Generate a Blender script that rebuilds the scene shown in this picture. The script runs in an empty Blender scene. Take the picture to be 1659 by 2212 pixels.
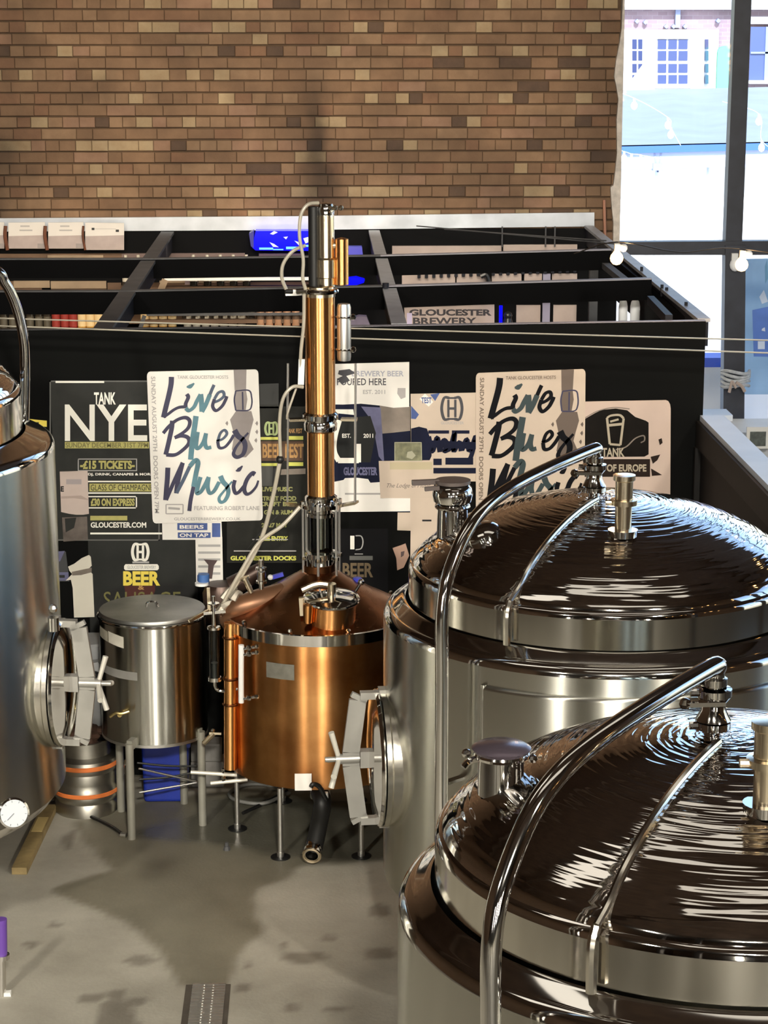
import bpy, bmesh, math, random
from mathutils import Vector, Matrix
random.seed(7)
SC = bpy.context.scene
COL = SC.collection
# ------------------------------------------------------------------ camera
F = 4700.0; W0, H0 = 1659.0, 2212.0
PITCH, YAW, CAMZ = math.radians(12.9), math.radians(1.84), 4.16
cam_d = bpy.data.cameras.new('camera'); cam = bpy.data.objects.new('camera', cam_d); COL.objects.link(cam)
cam_d.sensor_fit = 'VERTICAL'; cam_d.sensor_height = 24.0; cam_d.lens = F / H0 * 24.0
cam_d.clip_end = 300
cam.location = (0, 0, CAMZ)
cam.rotation_euler = (math.pi / 2 - PITCH, 0, -YAW)
SC.camera = cam
RM = cam.rotation_euler.to_matrix()
# ------------------------------------------------------------------ light and exposure
SC.view_settings.view_transform = 'Standard'; SC.view_settings.look = 'None'
SC.view_settings.exposure = 0.28; SC.view_settings.gamma = 1.0
SC.view_settings.use_curve_mapping = False
wd = bpy.data.worlds.new('daylight'); SC.world = wd; wd.use_nodes = True
nt = wd.node_tree; nt.nodes.clear()
sky = nt.nodes.new('ShaderNodeTexSky'); sky.sky_type = 'NISHITA'; sky.sun_disc = False
sky.sun_elevation = math.radians(42); sky.sun_rotation = math.radians(205)
bg = nt.nodes.new('ShaderNodeBackground'); bg.inputs['Strength'].default_value = 0.42
wo = nt.nodes.new('ShaderNodeOutputWorld')
nt.links.new(sky.outputs[0], bg.inputs[0]); nt.links.new(bg.outputs[0], wo.inputs[0])

def lamp(name, kind, loc, target, energy, color, size=1.0, size_y=None, spread=None):
    d = bpy.data.lights.new(name, kind); d.energy = energy; d.color = color
    if kind == 'AREA':
        d.shape = 'RECTANGLE' if size_y else 'SQUARE'; d.size = size
        if size_y: d.size_y = size_y
        if spread: d.spread = spread
    elif kind == 'SUN': d.angle = 0.01
    else: d.shadow_soft_size = size
    o = bpy.data.objects.new(name, d); COL.objects.link(o); o.location = loc
    o.rotation_euler = (Vector(target) - Vector(loc)).to_track_quat('-Z', 'Y').to_euler()
    return o
WARM = (1.0, 0.80, 0.55); NEUT = (1.0, 0.93, 0.80)
lamp('sun', 'SUN', (10, 0, 30), (7, 40, 0), 6.4, (0.86, 0.93, 1.0))
lamp('flood_lamp', 'AREA', (0.9, -2.5, 6.6), (0.0, 10.5, 1.0), 228, NEUT, 0.9, 0.5, spread=math.radians(66))
lamp('flood_lamp', 'AREA', (-4.2, -1.0, 6.4), (-1.0, 10.5, 0.6), 70, NEUT, 0.5, 0.5, spread=math.radians(66))
lamp('flood_lamp', 'AREA', (4.6, 1.0, 6.4), (1.3, 8.5, 0.6), 70, NEUT, 0.5, 0.5, spread=math.radians(70))
for bx, bt, be in ((-4.4, -1.5, 45), (-1.9, -0.8, 55), (0.35, 0.3, 75), (2.4, 1.2, 75), (4.6, 1.3, 55)): lamp('added_streak_light', 'AREA', (bx, -2.6, 2.1), (bt, 9, 1.0), be, NEUT, 0.22, 2.2)  # unseen lights added behind the viewpoint to streak the steel shells
lamp('wall_wash_lamp', 'AREA', (-0.3, 9.6, 6.9), (-0.3, 17.1, 2.7), 62, (1.0, 0.88, 0.70), 5.0, 0.4, spread=math.radians(62))
lamp('roof_light', 'AREA', (2.0, 8.0, 7.1), (2.0, 8.0, 0), 9, NEUT, 4.2, 1.0)
lamp('roof_light', 'AREA', (2.0, 4.6, 7.1), (2.0, 4.6, 0), 9, NEUT, 4.2, 1.0)
lamp('roof_light', 'AREA', (-1.8, 7.0, 7.1), (-1.8, 7.0, 0), 8, NEUT, 2.6, 1.0)
lamp('bar_shelf_lamp', 'AREA', (-1.0, 16.3, 2.47), (-1.0, 16.95, 1.7), 6, WARM, 3.4, 0.05)
lamp('bar_shelf_lamp', 'AREA', (1.5, 16.3, 2.47), (1.5, 16.95, 1.7), 1.8, NEUT, 1.4, 0.05)

# ------------------------------------------------------------------ helpers
def at(px, py, Y):
    d = RM @ Vector(((px - W0 / 2) / F, -(py - H0 / 2) / F, -1.0))
    t = Y / d.y
    return Vector((d.x * t, Y, CAMZ + d.z * t))
def atz(px, py, z):
    d = RM @ Vector(((px - W0 / 2) / F, -(py - H0 / 2) / F, -1.0))
    t = (z - CAMZ) / d.z
    return Vector((d.x * t, d.y * t, z))
def srgb(r, g, b):
    f = lambda c: (c / 255 / 12.92) if c / 255 <= 0.04045 else ((c / 255 + 0.055) / 1.055) ** 2.4
    return (f(r), f(g), f(b))
def frame(axis):
    a = Vector(axis).normalized()
    u = a.cross(Vector((0, 0, 1)))
    if u.length < 1e-4: u = Vector((1, 0, 0))
    u.normalize(); v = a.cross(u)
    return a, u, v
def smooth_path(pts, n=8):
    pts = [Vector(p) for p in pts]
    if len(pts) < 3: return pts
    out = []
    P = [pts[0] * 2 - pts[1]] + pts + [pts[-1] * 2 - pts[-2]]
    for i in range(1, len(P) - 2):
        a, b, c, d = P[i - 1], P[i], P[i + 1], P[i + 2]
        for k in range(n):
            t = k / n
            out.append(0.5 * ((2 * b) + (c - a) * t + (2 * a - 5 * b + 4 * c - d) * t * t + (3 * b - a - 3 * c + d) * t ** 3))
    out.append(pts[-1]); return out

class MB:
    def __init__(s): s.v = []; s.f = []; s.m = []
    def _add(s, vs, fs, mi=0):
        o = len(s.v); s.v += [tuple(x) for x in vs]
        s.f += [tuple(i + o for i in f) for f in fs]; s.m += [mi] * len(fs); return s
    def box(s, lo, hi, mi=0, mat=None):
        x0, y0, z0 = lo; x1, y1, z1 = hi
        vs = [Vector(p) for p in ((x0,y0,z0),(x1,y0,z0),(x1,y1,z0),(x0,y1,z0),(x0,y0,z1),(x1,y0,z1),(x1,y1,z1),(x0,y1,z1))]
        if mat: vs = [mat @ p for p in vs]
        return s._add(vs, [(0,3,2,1),(4,5,6,7),(0,1,5,4),(1,2,6,5),(2,3,7,6),(3,0,4,7)], mi)
    def bar(s, a, b, w, h, mi=0, up=(0, 0, 1)):
        a, b = Vector(a), Vector(b); d = (b - a).normalized()
        r = d.cross(Vector(up))
        if r.length < 1e-4: r = d.cross(Vector((1, 0, 0)))
        r.normalize(); u = r.cross(d)
        vs = [p + r * (w / 2 * i) + u * (h / 2 * j) for p in (a, b) for i, j in ((-1,-1),(1,-1),(1,1),(-1,1))]
        return s._add(vs, [(0,1,2,3),(7,6,5,4),(0,4,5,1),(1,5,6,2),(2,6,7,3),(3,7,4,0)], mi)
    def lathe(s, prof, n=32, base=(0, 0, 0), axis=(0, 0, 1), mi=0, a0=0.0, a1=2 * math.pi):
        a, u, v = frame(axis); base = Vector(base); full = abs(a1 - a0 - 2 * math.pi) < 1e-6
        k = n if full else n + 1
        vs = []
        for r, z in prof:
            for i in range(k):
                t = a0 + (a1 - a0) * i / n
                vs.append(base + a * z + u * (r * math.cos(t)) + v * (r * math.sin(t)))
        fs = []
        for j in range(len(prof) - 1):
            for i in range(n):
                i2 = (i + 1) % k
                q = (j * k + i, j * k + i2, (j + 1) * k + i2, (j + 1) * k + i)
                if prof[j][0] < 1e-6: q = (q[0], q[2], q[3])
                elif prof[j + 1][0] < 1e-6: q = (q[0], q[1], q[2])
                fs.append(q)
        return s._add(vs, fs, mi)
    def cyl(s, a, b, r, r2=None, n=20, mi=0):
        a, b = Vector(a), Vector(b); L = (b - a).length; r2 = r if r2 is None else r2
        return s.lathe([(0, 0), (r, 0), (r2, L), (0, L)], n, a, b - a, mi)
    def ring(s, c, axis, R, r, n=32, m=8, mi=0, sx=1.0):
        a, u, v = frame(axis); c = Vector(c); vs = []
        for i in range(n):
            t = 2 * math.pi * i / n; d = u * math.cos(t) + v * math.sin(t)
            for j in range(m):
                q = 2 * math.pi * j / m
                vs.append(c + d * (R + r * math.cos(q)) + a * (r * math.sin(q)))
        fs = [(i * m + j, ((i + 1) % n) * m + j, ((i + 1) % n) * m + (j + 1) % m, i * m + (j + 1) % m) for i in range(n) for j in range(m)]
        return s._add(vs, fs, mi)
    def ball(s, c, r, n=16, mi=0, sz=1.0):
        h = n // 2
        return s.lathe([(r * math.sin(math.pi * i / h), -r * sz * math.cos(math.pi * i / h)) if 0 < i < h else (0, -r * sz if i == 0 else r * sz) for i in range(h + 1)], n, c, (0, 0, 1), mi)
    def tube(s, pts, r, n=10, mi=0, smooth=True, k=8):
        P = smooth_path(pts, k) if smooth else [Vector(p) for p in pts]
        a = (P[1] - P[0]).normalized(); _, u, v = frame(a); vs = []
        for i, p in enumerate(P):
            t = (P[min(i + 1, len(P) - 1)] - P[max(i - 1, 0)]).normalized()
            u = (u - t * u.dot(t)); u.normalize(); v = t.cross(u)
            rr = r(i / (len(P) - 1)) if callable(r) else r
            vs += [p + (u * math.cos(2 * math.pi * j / n) + v * math.sin(2 * math.pi * j / n)) * rr for j in range(n)]
        fs = [(i * n + j, i * n + (j + 1) % n, (i + 1) * n + (j + 1) % n, (i + 1) * n + j) for i in range(len(P) - 1) for j in range(n)]
        fs += [tuple(range(n))[::-1], tuple((len(P) - 1) * n + j for j in range(n))]
        return s._add(vs, fs, mi)
    def prism(s, poly, a, b, mi=0):
        """poly: list of Vector on one face, a,b: offset vectors of the two faces"""
        a, b = Vector(a), Vector(b); n = len(poly)
        vs = [Vector(p) + a for p in poly] + [Vector(p) + b for p in poly]
        fs = [tuple(range(n)), tuple(range(2 * n - 1, n - 1, -1))] + [(i, n + i, n + (i + 1) % n, (i + 1) % n) for i in range(n)]
        return s._add(vs, fs, mi)
    def quad(s, a, b, c, d, mi=0): return s._add([a, b, c, d], [(0, 1, 2, 3)], mi)
    def build(s, name, mat, parent=None, smooth=True, ang=38, loc=None):
        me = bpy.data.meshes.new(name); me.from_pydata(s.v, [], s.f)
        mats = mat if isinstance(mat, (list, tuple)) else [mat]
        for m in mats: me.materials.append(m)
        if len(mats) > 1: me.polygons.foreach_set('material_index', s.m)
        bm = bmesh.new(); bm.from_mesh(me); bmesh.ops.remove_doubles(bm, verts=bm.verts, dist=1e-5); bmesh.ops.recalc_face_normals(bm, faces=bm.faces); bm.to_mesh(me); bm.free()
        if smooth:
            me.polygons.foreach_set('use_smooth', [True] * len(me.polygons)); me.set_sharp_from_angle(angle=math.radians(ang))
        me.update()
        o = bpy.data.objects.new(name, me); COL.objects.link(o)
        if parent: o.parent = parent
        if loc is not None: o.location = loc
        return o
def tag(o, label=None, cat=None, group=None, kind=None):
    if label: o['label'] = label
    if cat: o['category'] = cat
    if group: o['group'] = group
    if kind: o['kind'] = kind
    return o
def empty(name, loc, label=None, cat=None, group=None, rz=0.0):
    o = bpy.data.objects.new(name, None); COL.objects.link(o); o.location = loc; o.rotation_euler = (0, 0, rz)
    o.empty_display_size = 0.1
    return tag(o, label, cat, group)
def copy_tree(o, parent=None):
    c = o.copy(); COL.objects.link(c)
    if parent: c.parent = parent
    for ch in list(o.children): copy_tree(ch, c)
    return c

# ------------------------------------------------------------------ materials
MATS = {}
def mat(name, color, rough=0.6, metal=0.0, var=0.0, scale=8.0, bump=0.0, bscale=40.0, emit=None, estr=0.0, spec=None, var_col=None):
    if name in MATS: return MATS[name]
    m = bpy.data.materials.new(name); m.use_nodes = True; t = m.node_tree; b = t.nodes['Principled BSDF']
    b.inputs['Base Color'].default_value = (*color, 1); b.inputs['Roughness'].default_value = rough; b.inputs['Metallic'].default_value = metal
    if spec is not None: b.inputs['Specular IOR Level'].default_value = spec
    if emit: b.inputs['Emission Color'].default_value = (*emit, 1); b.inputs['Emission Strength'].default_value = estr
    tc = t.nodes.new('ShaderNodeTexCoord')
    if var > 0:
        n = t.nodes.new('ShaderNodeTexNoise'); n.inputs['Scale'].default_value = scale; n.inputs['Detail'].default_value = 6
        t.links.new(tc.outputs['Object'], n.inputs['Vector'])
        r = t.nodes.new('ShaderNodeValToRGB'); r.color_ramp.elements[0].position = 0.3; r.color_ramp.elements[1].position = 0.7
        vc = var_col or tuple(c * (1 - var) for c in color)
        r.color_ramp.elements[0].color = (*vc, 1); r.color_ramp.elements[1].color = (*color, 1)
        t.links.new(n.outputs['Fac'], r.inputs[0]); t.links.new(r.outputs[0], b.inputs['Base Color'])
    if bump > 0:
        n2 = t.nodes.new('ShaderNodeTexNoise'); n2.inputs['Scale'].default_value = bscale; n2.inputs['Detail'].default_value = 4
        t.links.new(tc.outputs['Object'], n2.inputs['Vector'])
        bp = t.nodes.new('ShaderNodeBump'); bp.inputs['Strength'].default_value = bump; bp.inputs['Distance'].default_value = 0.01
        t.links.new(n2.outputs['Fac'], bp.inputs['Height']); t.links.new(bp.outputs[0], b.inputs['Normal'])
    MATS[name] = m; return m
def metal_mat(name, color, rough, aniso=0.0, ripple=0.0, mottled=0.0, mcol=None, rfreq=26.0):
    """polished or brushed sheet: radial anisotropy about the part's own Z axis, planishing ripples in rings round that axis"""
    m = bpy.data.materials.new(name); m.use_nodes = True; t = m.node_tree; b = t.nodes['Principled BSDF']
    b.inputs['Base Color'].default_value = (*color, 1); b.inputs['Metallic'].default_value = 1.0; b.inputs['Roughness'].default_value = rough
    tc = t.nodes.new('ShaderNodeTexCoord')
    if aniso:
        b.inputs['Anisotropic'].default_value = aniso; b.inputs['Anisotropic Rotation'].default_value = 0.25
        tg = t.nodes.new('ShaderNodeTangent'); tg.direction_type = 'RADIAL'; tg.axis = 'Z'
        t.links.new(tg.outputs[0], b.inputs['Tangent'])
    if mottled:
        n = t.nodes.new('ShaderNodeTexNoise'); n.inputs['Scale'].default_value = 5; n.inputs['Detail'].default_value = 8
        t.links.new(tc.outputs['Object'], n.inputs['Vector'])
        r = t.nodes.new('ShaderNodeValToRGB'); r.color_ramp.elements[0].position = 0.35; r.color_ramp.elements[1].position = 0.68
        r.color_ramp.elements[0].color = (*(mcol or tuple(c * (1 - mottled) for c in color)), 1); r.color_ramp.elements[1].color = (*color, 1)
        t.links.new(n.outputs['Fac'], r.inputs[0]); t.links.new(r.outputs[0], b.inputs['Base Color'])
        mr = t.nodes.new('ShaderNodeMapRange'); mr.inputs[3].default_value = rough * 1.3; mr.inputs[4].default_value = rough * 0.8
        t.links.new(n.outputs['Fac'], mr.inputs[0]); t.links.new(mr.outputs[0], b.inputs['Roughness'])
    if ripple:
        sp = t.nodes.new('ShaderNodeSeparateXYZ'); t.links.new(tc.outputs['Object'], sp.inputs[0])
        def mth(op, a, c=None):
            q = t.nodes.new('ShaderNodeMath'); q.operation = op
            for i, x in enumerate((a, c)):
                if x is None: continue
                if isinstance(x, (int, float)): q.inputs[i].default_value = x
                else: t.links.new(x, q.inputs[i])
            return q.outputs[0]
        rr = mth('SQRT', mth('ADD', mth('MULTIPLY', sp.outputs[0], sp.outputs[0]), mth('MULTIPLY', sp.outputs[1], sp.outputs[1])))
        an = mth('ARCTAN2', sp.outputs[1], sp.outputs[0])
        cb = t.nodes.new('ShaderNodeCombineXYZ'); t.links.new(mth('MULTIPLY', rr, rfreq), cb.inputs[0]); t.links.new(mth('MULTIPLY', an, 1.7), cb.inputs[1])
        n = t.nodes.new('ShaderNodeTexNoise'); n.inputs['Scale'].default_value = 1.0; n.inputs['Detail'].default_value = 1.0; n.inputs['Distortion'].default_value = 0.15
        t.links.new(cb.outputs[0], n.inputs['Vector'])
        bp = t.nodes.new('ShaderNodeBump'); bp.inputs['Strength'].default_value = ripple; bp.inputs['Distance'].default_value = 0.02
        t.links.new(n.outputs['Fac'], bp.inputs['Height']); t.links.new(bp.outputs[0], b.inputs['Normal'])
    MATS[name] = m; return m
STEEL = metal_mat('brushed_steel', (0.60, 0.595, 0.54), 0.25, 1.0)
POLISH = metal_mat('polished_steel', (0.72, 0.70, 0.67), 0.07)
DOME = metal_mat('polished_dome_steel', (0.70, 0.67, 0.64), 0.05, ripple=0.26, rfreq=46.0)
SATIN = metal_mat('satin_steel', (0.70, 0.69, 0.66), 0.38)
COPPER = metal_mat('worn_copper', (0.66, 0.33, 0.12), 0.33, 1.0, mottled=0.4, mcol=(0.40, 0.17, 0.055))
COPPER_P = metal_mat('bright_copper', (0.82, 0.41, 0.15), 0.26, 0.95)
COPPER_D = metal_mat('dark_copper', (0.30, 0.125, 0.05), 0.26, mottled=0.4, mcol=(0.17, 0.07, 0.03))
BRASSY = metal_mat('warm_steel', (0.86, 0.74, 0.55), 0.2)
BLACK = mat('black_paint', (0.0014, 0.0014, 0.0018), 0.65, var=0.3, scale=3, spec=0.06)
BLACKP = mat('black_board', (0.0022, 0.0022, 0.0024), 0.65, var=0.5, scale=2.2, var_col=(0.0042, 0.0046, 0.0042), spec=0.07)
DARKST = mat('dark_steel', (0.014, 0.015, 0.022), 0.6, 0.0, var=0.4, scale=6, spec=0.2)
GREYRAIL = mat('grey_rail', (0.10, 0.10, 0.105), 0.6, 0.0, var=0.3, scale=6, spec=0.25)
RUBBER = mat('black_rubber', (0.008, 0.008, 0.008), 0.45)
WHITEP = mat('white_paint', (0.78, 0.78, 0.76), 0.5, var=0.08, scale=5)
def thin_glass(name, tint=(1, 1, 1), refl=0.08):
    m = bpy.data.materials.new(name); m.use_nodes = True; t = m.node_tree; t.nodes.clear()
    o = t.nodes.new('ShaderNodeOutputMaterial'); mx = t.nodes.new('ShaderNodeMixShader')
    tr = t.nodes.new('ShaderNodeBsdfTransparent'); tr.inputs[0].default_value = (*tint, 1)
    gl = t.nodes.new('ShaderNodeBsdfGlossy'); gl.inputs['Roughness'].default_value = 0.02
    fr = t.nodes.new('ShaderNodeFresnel'); fr.inputs[0].default_value = 1.45
    t.links.new(fr.outputs[0], mx.inputs[0]); t.links.new(tr.outputs[0], mx.inputs[1]); t.links.new(gl.outputs[0], mx.inputs[2]); t.links.new(mx.outputs[0], o.inputs[0])
    MATS[name] = m; return m
GLASS = thin_glass('window_glass')
SIGHT = thin_glass('sight_glass', (0.8, 0.85, 0.82))
# =================================================================== STRUCTURE
YW = 17.1
XR = at(1336, 250, YW).x
def noise_stain_shade_mat(name, c1, c2, rough=0.85, stain_shade=True):
    """brick face: mottled fired clay, with a soot streak and painted-in shade patches fixed to the wall"""
    m = bpy.data.materials.new(name); m.use_nodes = True; t = m.node_tree; b = t.nodes['Principled BSDF']; b.inputs['Roughness'].default_value = rough
    g = t.nodes.new('ShaderNodeNewGeometry'); oi = t.nodes.new('ShaderNodeObjectInfo')
    n = t.nodes.new('ShaderNodeTexNoise'); n.inputs['Scale'].default_value = 9; n.inputs['Detail'].default_value = 7; n.inputs['Roughness'].default_value = 0.65
    t.links.new(g.outputs['Position'], n.inputs['Vector'])
    r = t.nodes.new('ShaderNodeValToRGB'); r.color_ramp.elements[0].position = 0.3; r.color_ramp.elements[1].position = 0.72
    r.color_ramp.elements[0].color = (*c2, 1); r.color_ramp.elements[1].color = (*c1, 1)
    t.links.new(n.outputs['Fac'], r.inputs[0])
    n2 = t.nodes.new('ShaderNodeTexNoise'); n2.inputs['Scale'].default_value = 2.4; n2.inputs['Detail'].default_value = 3
    t.links.new(g.outputs['Position'], n2.inputs['Vector'])
    mr = t.nodes.new('ShaderNodeMapRange'); mr.inputs[1].default_value = 0.3; mr.inputs[2].default_value = 0.7; mr.inputs[3].default_value = 0.58; mr.inputs[4].default_value = 1.05
    t.links.new(n2.outputs['Fac'], mr.inputs[0])
    sp = t.nodes.new('ShaderNodeSeparateXYZ'); t.links.new(g.outputs['Position'], sp.inputs[0])
    def mth(op, *a):
        q = t.nodes.new('ShaderNodeMath'); q.operation = op
        for i, x in enumerate(a):
            if isinstance(x, (int, float)): q.inputs[i].default_value = x
            else: t.links.new(x, q.inputs[i])
        return q.outputs[0]
    f = mr.outputs[0]
    if stain_shade:
        wob = mth('MULTIPLY', mth('SUBTRACT', n2.outputs['Fac'], 0.5), 0.5)
        for px, py, sx, sz, amt in ((690, 380, 0.17, 0.75, 0.62), (690, 300, 0.11, 0.5, 0.3), (-5, 420, 0.3, 0.8, 0.6), (1010, 400, 0.6, 0.28, 0.28), (1300, 300, 0.2, 1.2, 0.3)):  # upright streak is soot; side patches put the wall's dimmer lighting into colour
            p = at(px, py, YW)
            dx = mth('DIVIDE', mth('ADD', mth('SUBTRACT', sp.outputs[0], p.x), wob), sx)
            dz = mth('DIVIDE', mth('SUBTRACT', sp.outputs[2], p.z), sz)
            e = mth('POWER', 2.718, mth('MULTIPLY', mth('ADD', mth('MULTIPLY', dx, dx), mth('MULTIPLY', dz, dz)), -1.0))
            f = mth('MULTIPLY', f, mth('SUBTRACT', 1.0, mth('MULTIPLY', e, amt)))
    mx = t.nodes.new('ShaderNodeVectorMath'); mx.operation = 'SCALE'
    t.links.new(r.outputs[0], mx.inputs[0]); t.links.new(f, mx.inputs['Scale']); t.links.new(mx.outputs[0], b.inputs['Base Color'])
    bp = t.nodes.new('ShaderNodeBump'); bp.inputs['Strength'].default_value = 0.5; bp.inputs['Distance'].default_value = 0.01
    t.links.new(n.outputs['Fac'], bp.inputs['Height']); t.links.new(bp.outputs[0], b.inputs['Normal'])
    MATS[name] = m; return m
BR = [noise_stain_shade_mat('brick_brown', (0.2590, 0.1517, 0.0851), (0.2146, 0.1221, 0.0666)),
      noise_stain_shade_mat('brick_umber', (0.2294, 0.1332, 0.0740), (0.1850, 0.1036, 0.0555)),
      noise_stain_shade_mat('brick_rust', (0.2590, 0.1406, 0.0777), (0.2072, 0.1073, 0.0592)),
      noise_stain_shade_mat('brick_tan', (0.3108, 0.1924, 0.1110), (0.2516, 0.1480, 0.0814)),
      noise_stain_shade_mat('brick_buff', (0.4292, 0.3182, 0.1887), (0.3404, 0.2294, 0.1258)),
      noise_stain_shade_mat('brick_burnt', (0.1258, 0.0740, 0.0444), (0.0888, 0.0518, 0.0333)),
      noise_stain_shade_mat('brick_pink', (0.3256, 0.1924, 0.1221), (0.2664, 0.1480, 0.0888))]
MORTAR = noise_stain_shade_mat('mortar', (0.125, 0.072, 0.036), (0.09, 0.05, 0.024))
def brick_tex(name, c1, c2, cm, scale=1.0):
    m = bpy.data.materials.new(name); m.use_nodes = True; t = m.node_tree; b = t.nodes['Principled BSDF']; b.inputs['Roughness'].default_value = 0.85
    tc = t.nodes.new('ShaderNodeTexCoord'); sp = t.nodes.new('ShaderNodeSeparateXYZ'); cb = t.nodes.new('ShaderNodeCombineXYZ')
    t.links.new(tc.outputs['Object'], sp.inputs[0])
    ad = t.nodes.new('ShaderNodeMath'); t.links.new(sp.outputs[0], ad.inputs[0]); t.links.new(sp.outputs[1], ad.inputs[1])
    t.links.new(ad.outputs[0], cb.inputs[0]); t.links.new(sp.outputs[2], cb.inputs[1])
    k = t.nodes.new('ShaderNodeTexBrick'); k.inputs['Scale'].default_value = scale
    k.inputs['Brick Width'].default_value = 0.237; k.inputs['Row Height'].default_value = 0.0935; k.inputs['Mortar Size'].default_value = 0.006
    k.inputs['Color1'].default_value = (*c1, 1); k.inputs['Color2'].default_value = (*c2, 1); k.inputs['Mortar'].default_value = (*cm, 1)
    t.links.new(cb.outputs[0], k.inputs['Vector']); t.links.new(k.outputs['Color'], b.inputs['Base Color'])
    MATS[name] = m; return m
BRICKTEX = brick_tex('brickwork', (0.19, 0.112, 0.064), (0.15, 0.086, 0.048), (0.085, 0.05, 0.028))
# ---- back wall: mortar field with single bricks in view, plain brickwork texture beyond the frame
ZL, ZH = 2.40, at(600, -16, YW).z + 1.0
XL = at(-330, 250, YW).x; XV, ZV = at(-12, 250, YW).x, at(600, -12, YW).z
m = MB()
m.box((XL, YW, ZL), (XR, YW + 0.3, ZH), 0)
m.box((-7, YW, 0), (XR, YW + 0.3, ZL), 1); m.box((-7, YW, ZH), (XR, YW + 0.3, 7.5), 1); m.box((-7, YW, ZL), (XL, YW + 0.3, ZH), 1)
wall_back = tag(m.build('wall_back', [MORTAR, BRICKTEX], smooth=False), kind='structure')
z46, z452 = at(600, 46, YW).z, at(600, 452, YW).z
PITCHZ = (z46 - z452) / 16
def brick_mesh(w, h, mt, name):
    b = MB(); d, c = 0.016, 0.0035
    fr = [(-w/2+c, -d, -h/2+c), (w/2-c, -d, -h/2+c), (w/2-c, -d, h/2-c), (-w/2+c, -d, h/2-c)]
    bk = [(-w/2, -d+c, -h/2), (w/2, -d+c, -h/2), (w/2, -d+c, h/2), (-w/2, -d+c, h/2)]
    b0 = [(-w/2, 0.01, -h/2), (w/2, 0.01, -h/2), (w/2, 0.01, h/2), (-w/2, 0.01, h/2)]
    fs = [(0,1,2,3)] + [(4+i, 4+(i+1)%4, (i+1)%4, i) for i in range(4)] + [(8+i, 8+(i+1)%4, 4+(i+1)%4, 4+i) for i in range(4)]
    b._add(fr + bk + b0, fs); me = bpy.data.meshes.new(name); me.from_pydata(b.v, [], b.f); me.materials.append(mt)
    return me
HH = PITCHZ - 0.012; WS, WHd = 0.224, 0.109
bm_cache = {}
bricks = []
row = 0; z = z46 + PITCHZ * 12
rows = []
k = 0
while z - PITCHZ * k > ZL + 0.02:
    zt = z - PITCHZ * k
    if zt > ZH: k += 1; continue
    rows.append((zt - PITCHZ / 2, (k % 2) == 0)); k += 1
rb = random.Random(11)
for ri, (zc, header) in enumerate(rows):
    w = (0.2365 / 2 if header else 0.2365)
    x = XL - rb.random() * 0.0 - (0.03 if header else 0.09)
    while x < XR - 0.02:
        ww = w * rb.uniform(0.86, 1.14) * (1.0 if rb.random() > 0.12 else (2.0 if header else 0.5))
        if x + ww > XR: ww = XR - x
        a, c = max(x, XL), min(x + ww, XR)
        if c - a > 0.03:
            u = rb.random()
            if header: mi = 4 if u < 0.17 else 3 if u < 0.42 else 6 if u < 0.50 else 0 if u < 0.76 else 2 if u < 0.85 else 1 if u < 0.97 else 5
            else: mi = 3 if u < 0.15 else 6 if u < 0.21 else 4 if u < 0.225 else 0 if u < 0.66 else 2 if u < 0.78 else 1 if u < 0.97 else 5
            bricks.append(((a + c) / 2, zc, c - a - 0.0035, header, mi))
        x += ww
def show_score(b):
    return (b[0] > XV and b[1] < ZV, b[2] > 0.16, b[4] in (4, 3, 6), b[2])
order = sorted(range(len(bricks)), key=lambda i: show_score(bricks[i]), reverse=True)
single = set(order[:300])
rest = MB()
for i, (xc, zc, w, header, mi) in enumerate(bricks):
    h = HH * rb.uniform(0.95, 1.03); dy = rb.uniform(-0.004, 0.005)
    if i in single:
        key = (header, mi)
        if key not in bm_cache: bm_cache[key] = brick_mesh(1.0, 1.0, BR[mi], 'brick') if False else brick_mesh(WHd if header else WS, HH, BR[mi], 'brick')
        o = bpy.data.objects.new('brick', bm_cache[key]); COL.objects.link(o); o.parent = wall_back
        o.location = (xc, YW + dy, zc); o.scale = (w / (WHd if header else WS), 1, h / HH); o.rotation_euler = (0, rb.uniform(-0.006, 0.006), 0)
    else:
        d, c = 0.016, 0.0035; x0, x1, z0, z1 = xc - w/2, xc + w/2, zc - h/2, zc + h/2; y = YW + dy
        vs = [(x0+c, y-d, z0+c), (x1-c, y-d, z0+c), (x1-c, y-d, z1-c), (x0+c, y-d, z1-c), (x0, y-d+c, z0), (x1, y-d+c, z0), (x1, y-d+c, z1), (x0, y-d+c, z1),
              (x0, y+.01, z0), (x1, y+.01, z0), (x1, y+.01, z1), (x0, y+.01, z1)]
        rest._add(vs, [(0,1,2,3)] + [(4+q, 4+(q+1)%4, (q+1)%4, q) for q in range(4)] + [(8+q, 8+(q+1)%4, 4+(q+1)%4, 4+q) for q in range(4)], mi)
tag(rest.build('brick_rest', BR, wall_back, smooth=False), kind='stuff')
# ---- ragged plaster edge at the end of the brickwork
PLASTER = mat('torn_plaster', (0.62, 0.56, 0.50), 0.8, var=0.35, scale=18, bump=0.6)
edge = [(1345, -10), (1342, 60), (1338, 90), (1330, 130), (1326, 165), (1331, 190), (1335, 215), (1331, 260), (1332, 330), (1328, 370), (1324, 400), (1318, 404), (1320, 440), (1324, 480), (1323, 545)]
lf = [at(x, y, YW - 0.03) for x, y in edge]; rt = [at(1349 - 0.022 * max(0, y), y, YW - 0.03) for x, y in edge]
m = MB()
for i in range(len(lf) - 1):
    m.prism([lf[i], rt[i], rt[i + 1], lf[i + 1]], (0, -0.03, 0), (0, 0.25, 0))
tag(m.build('trim_1', PLASTER, smooth=False), kind='structure')
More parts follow.
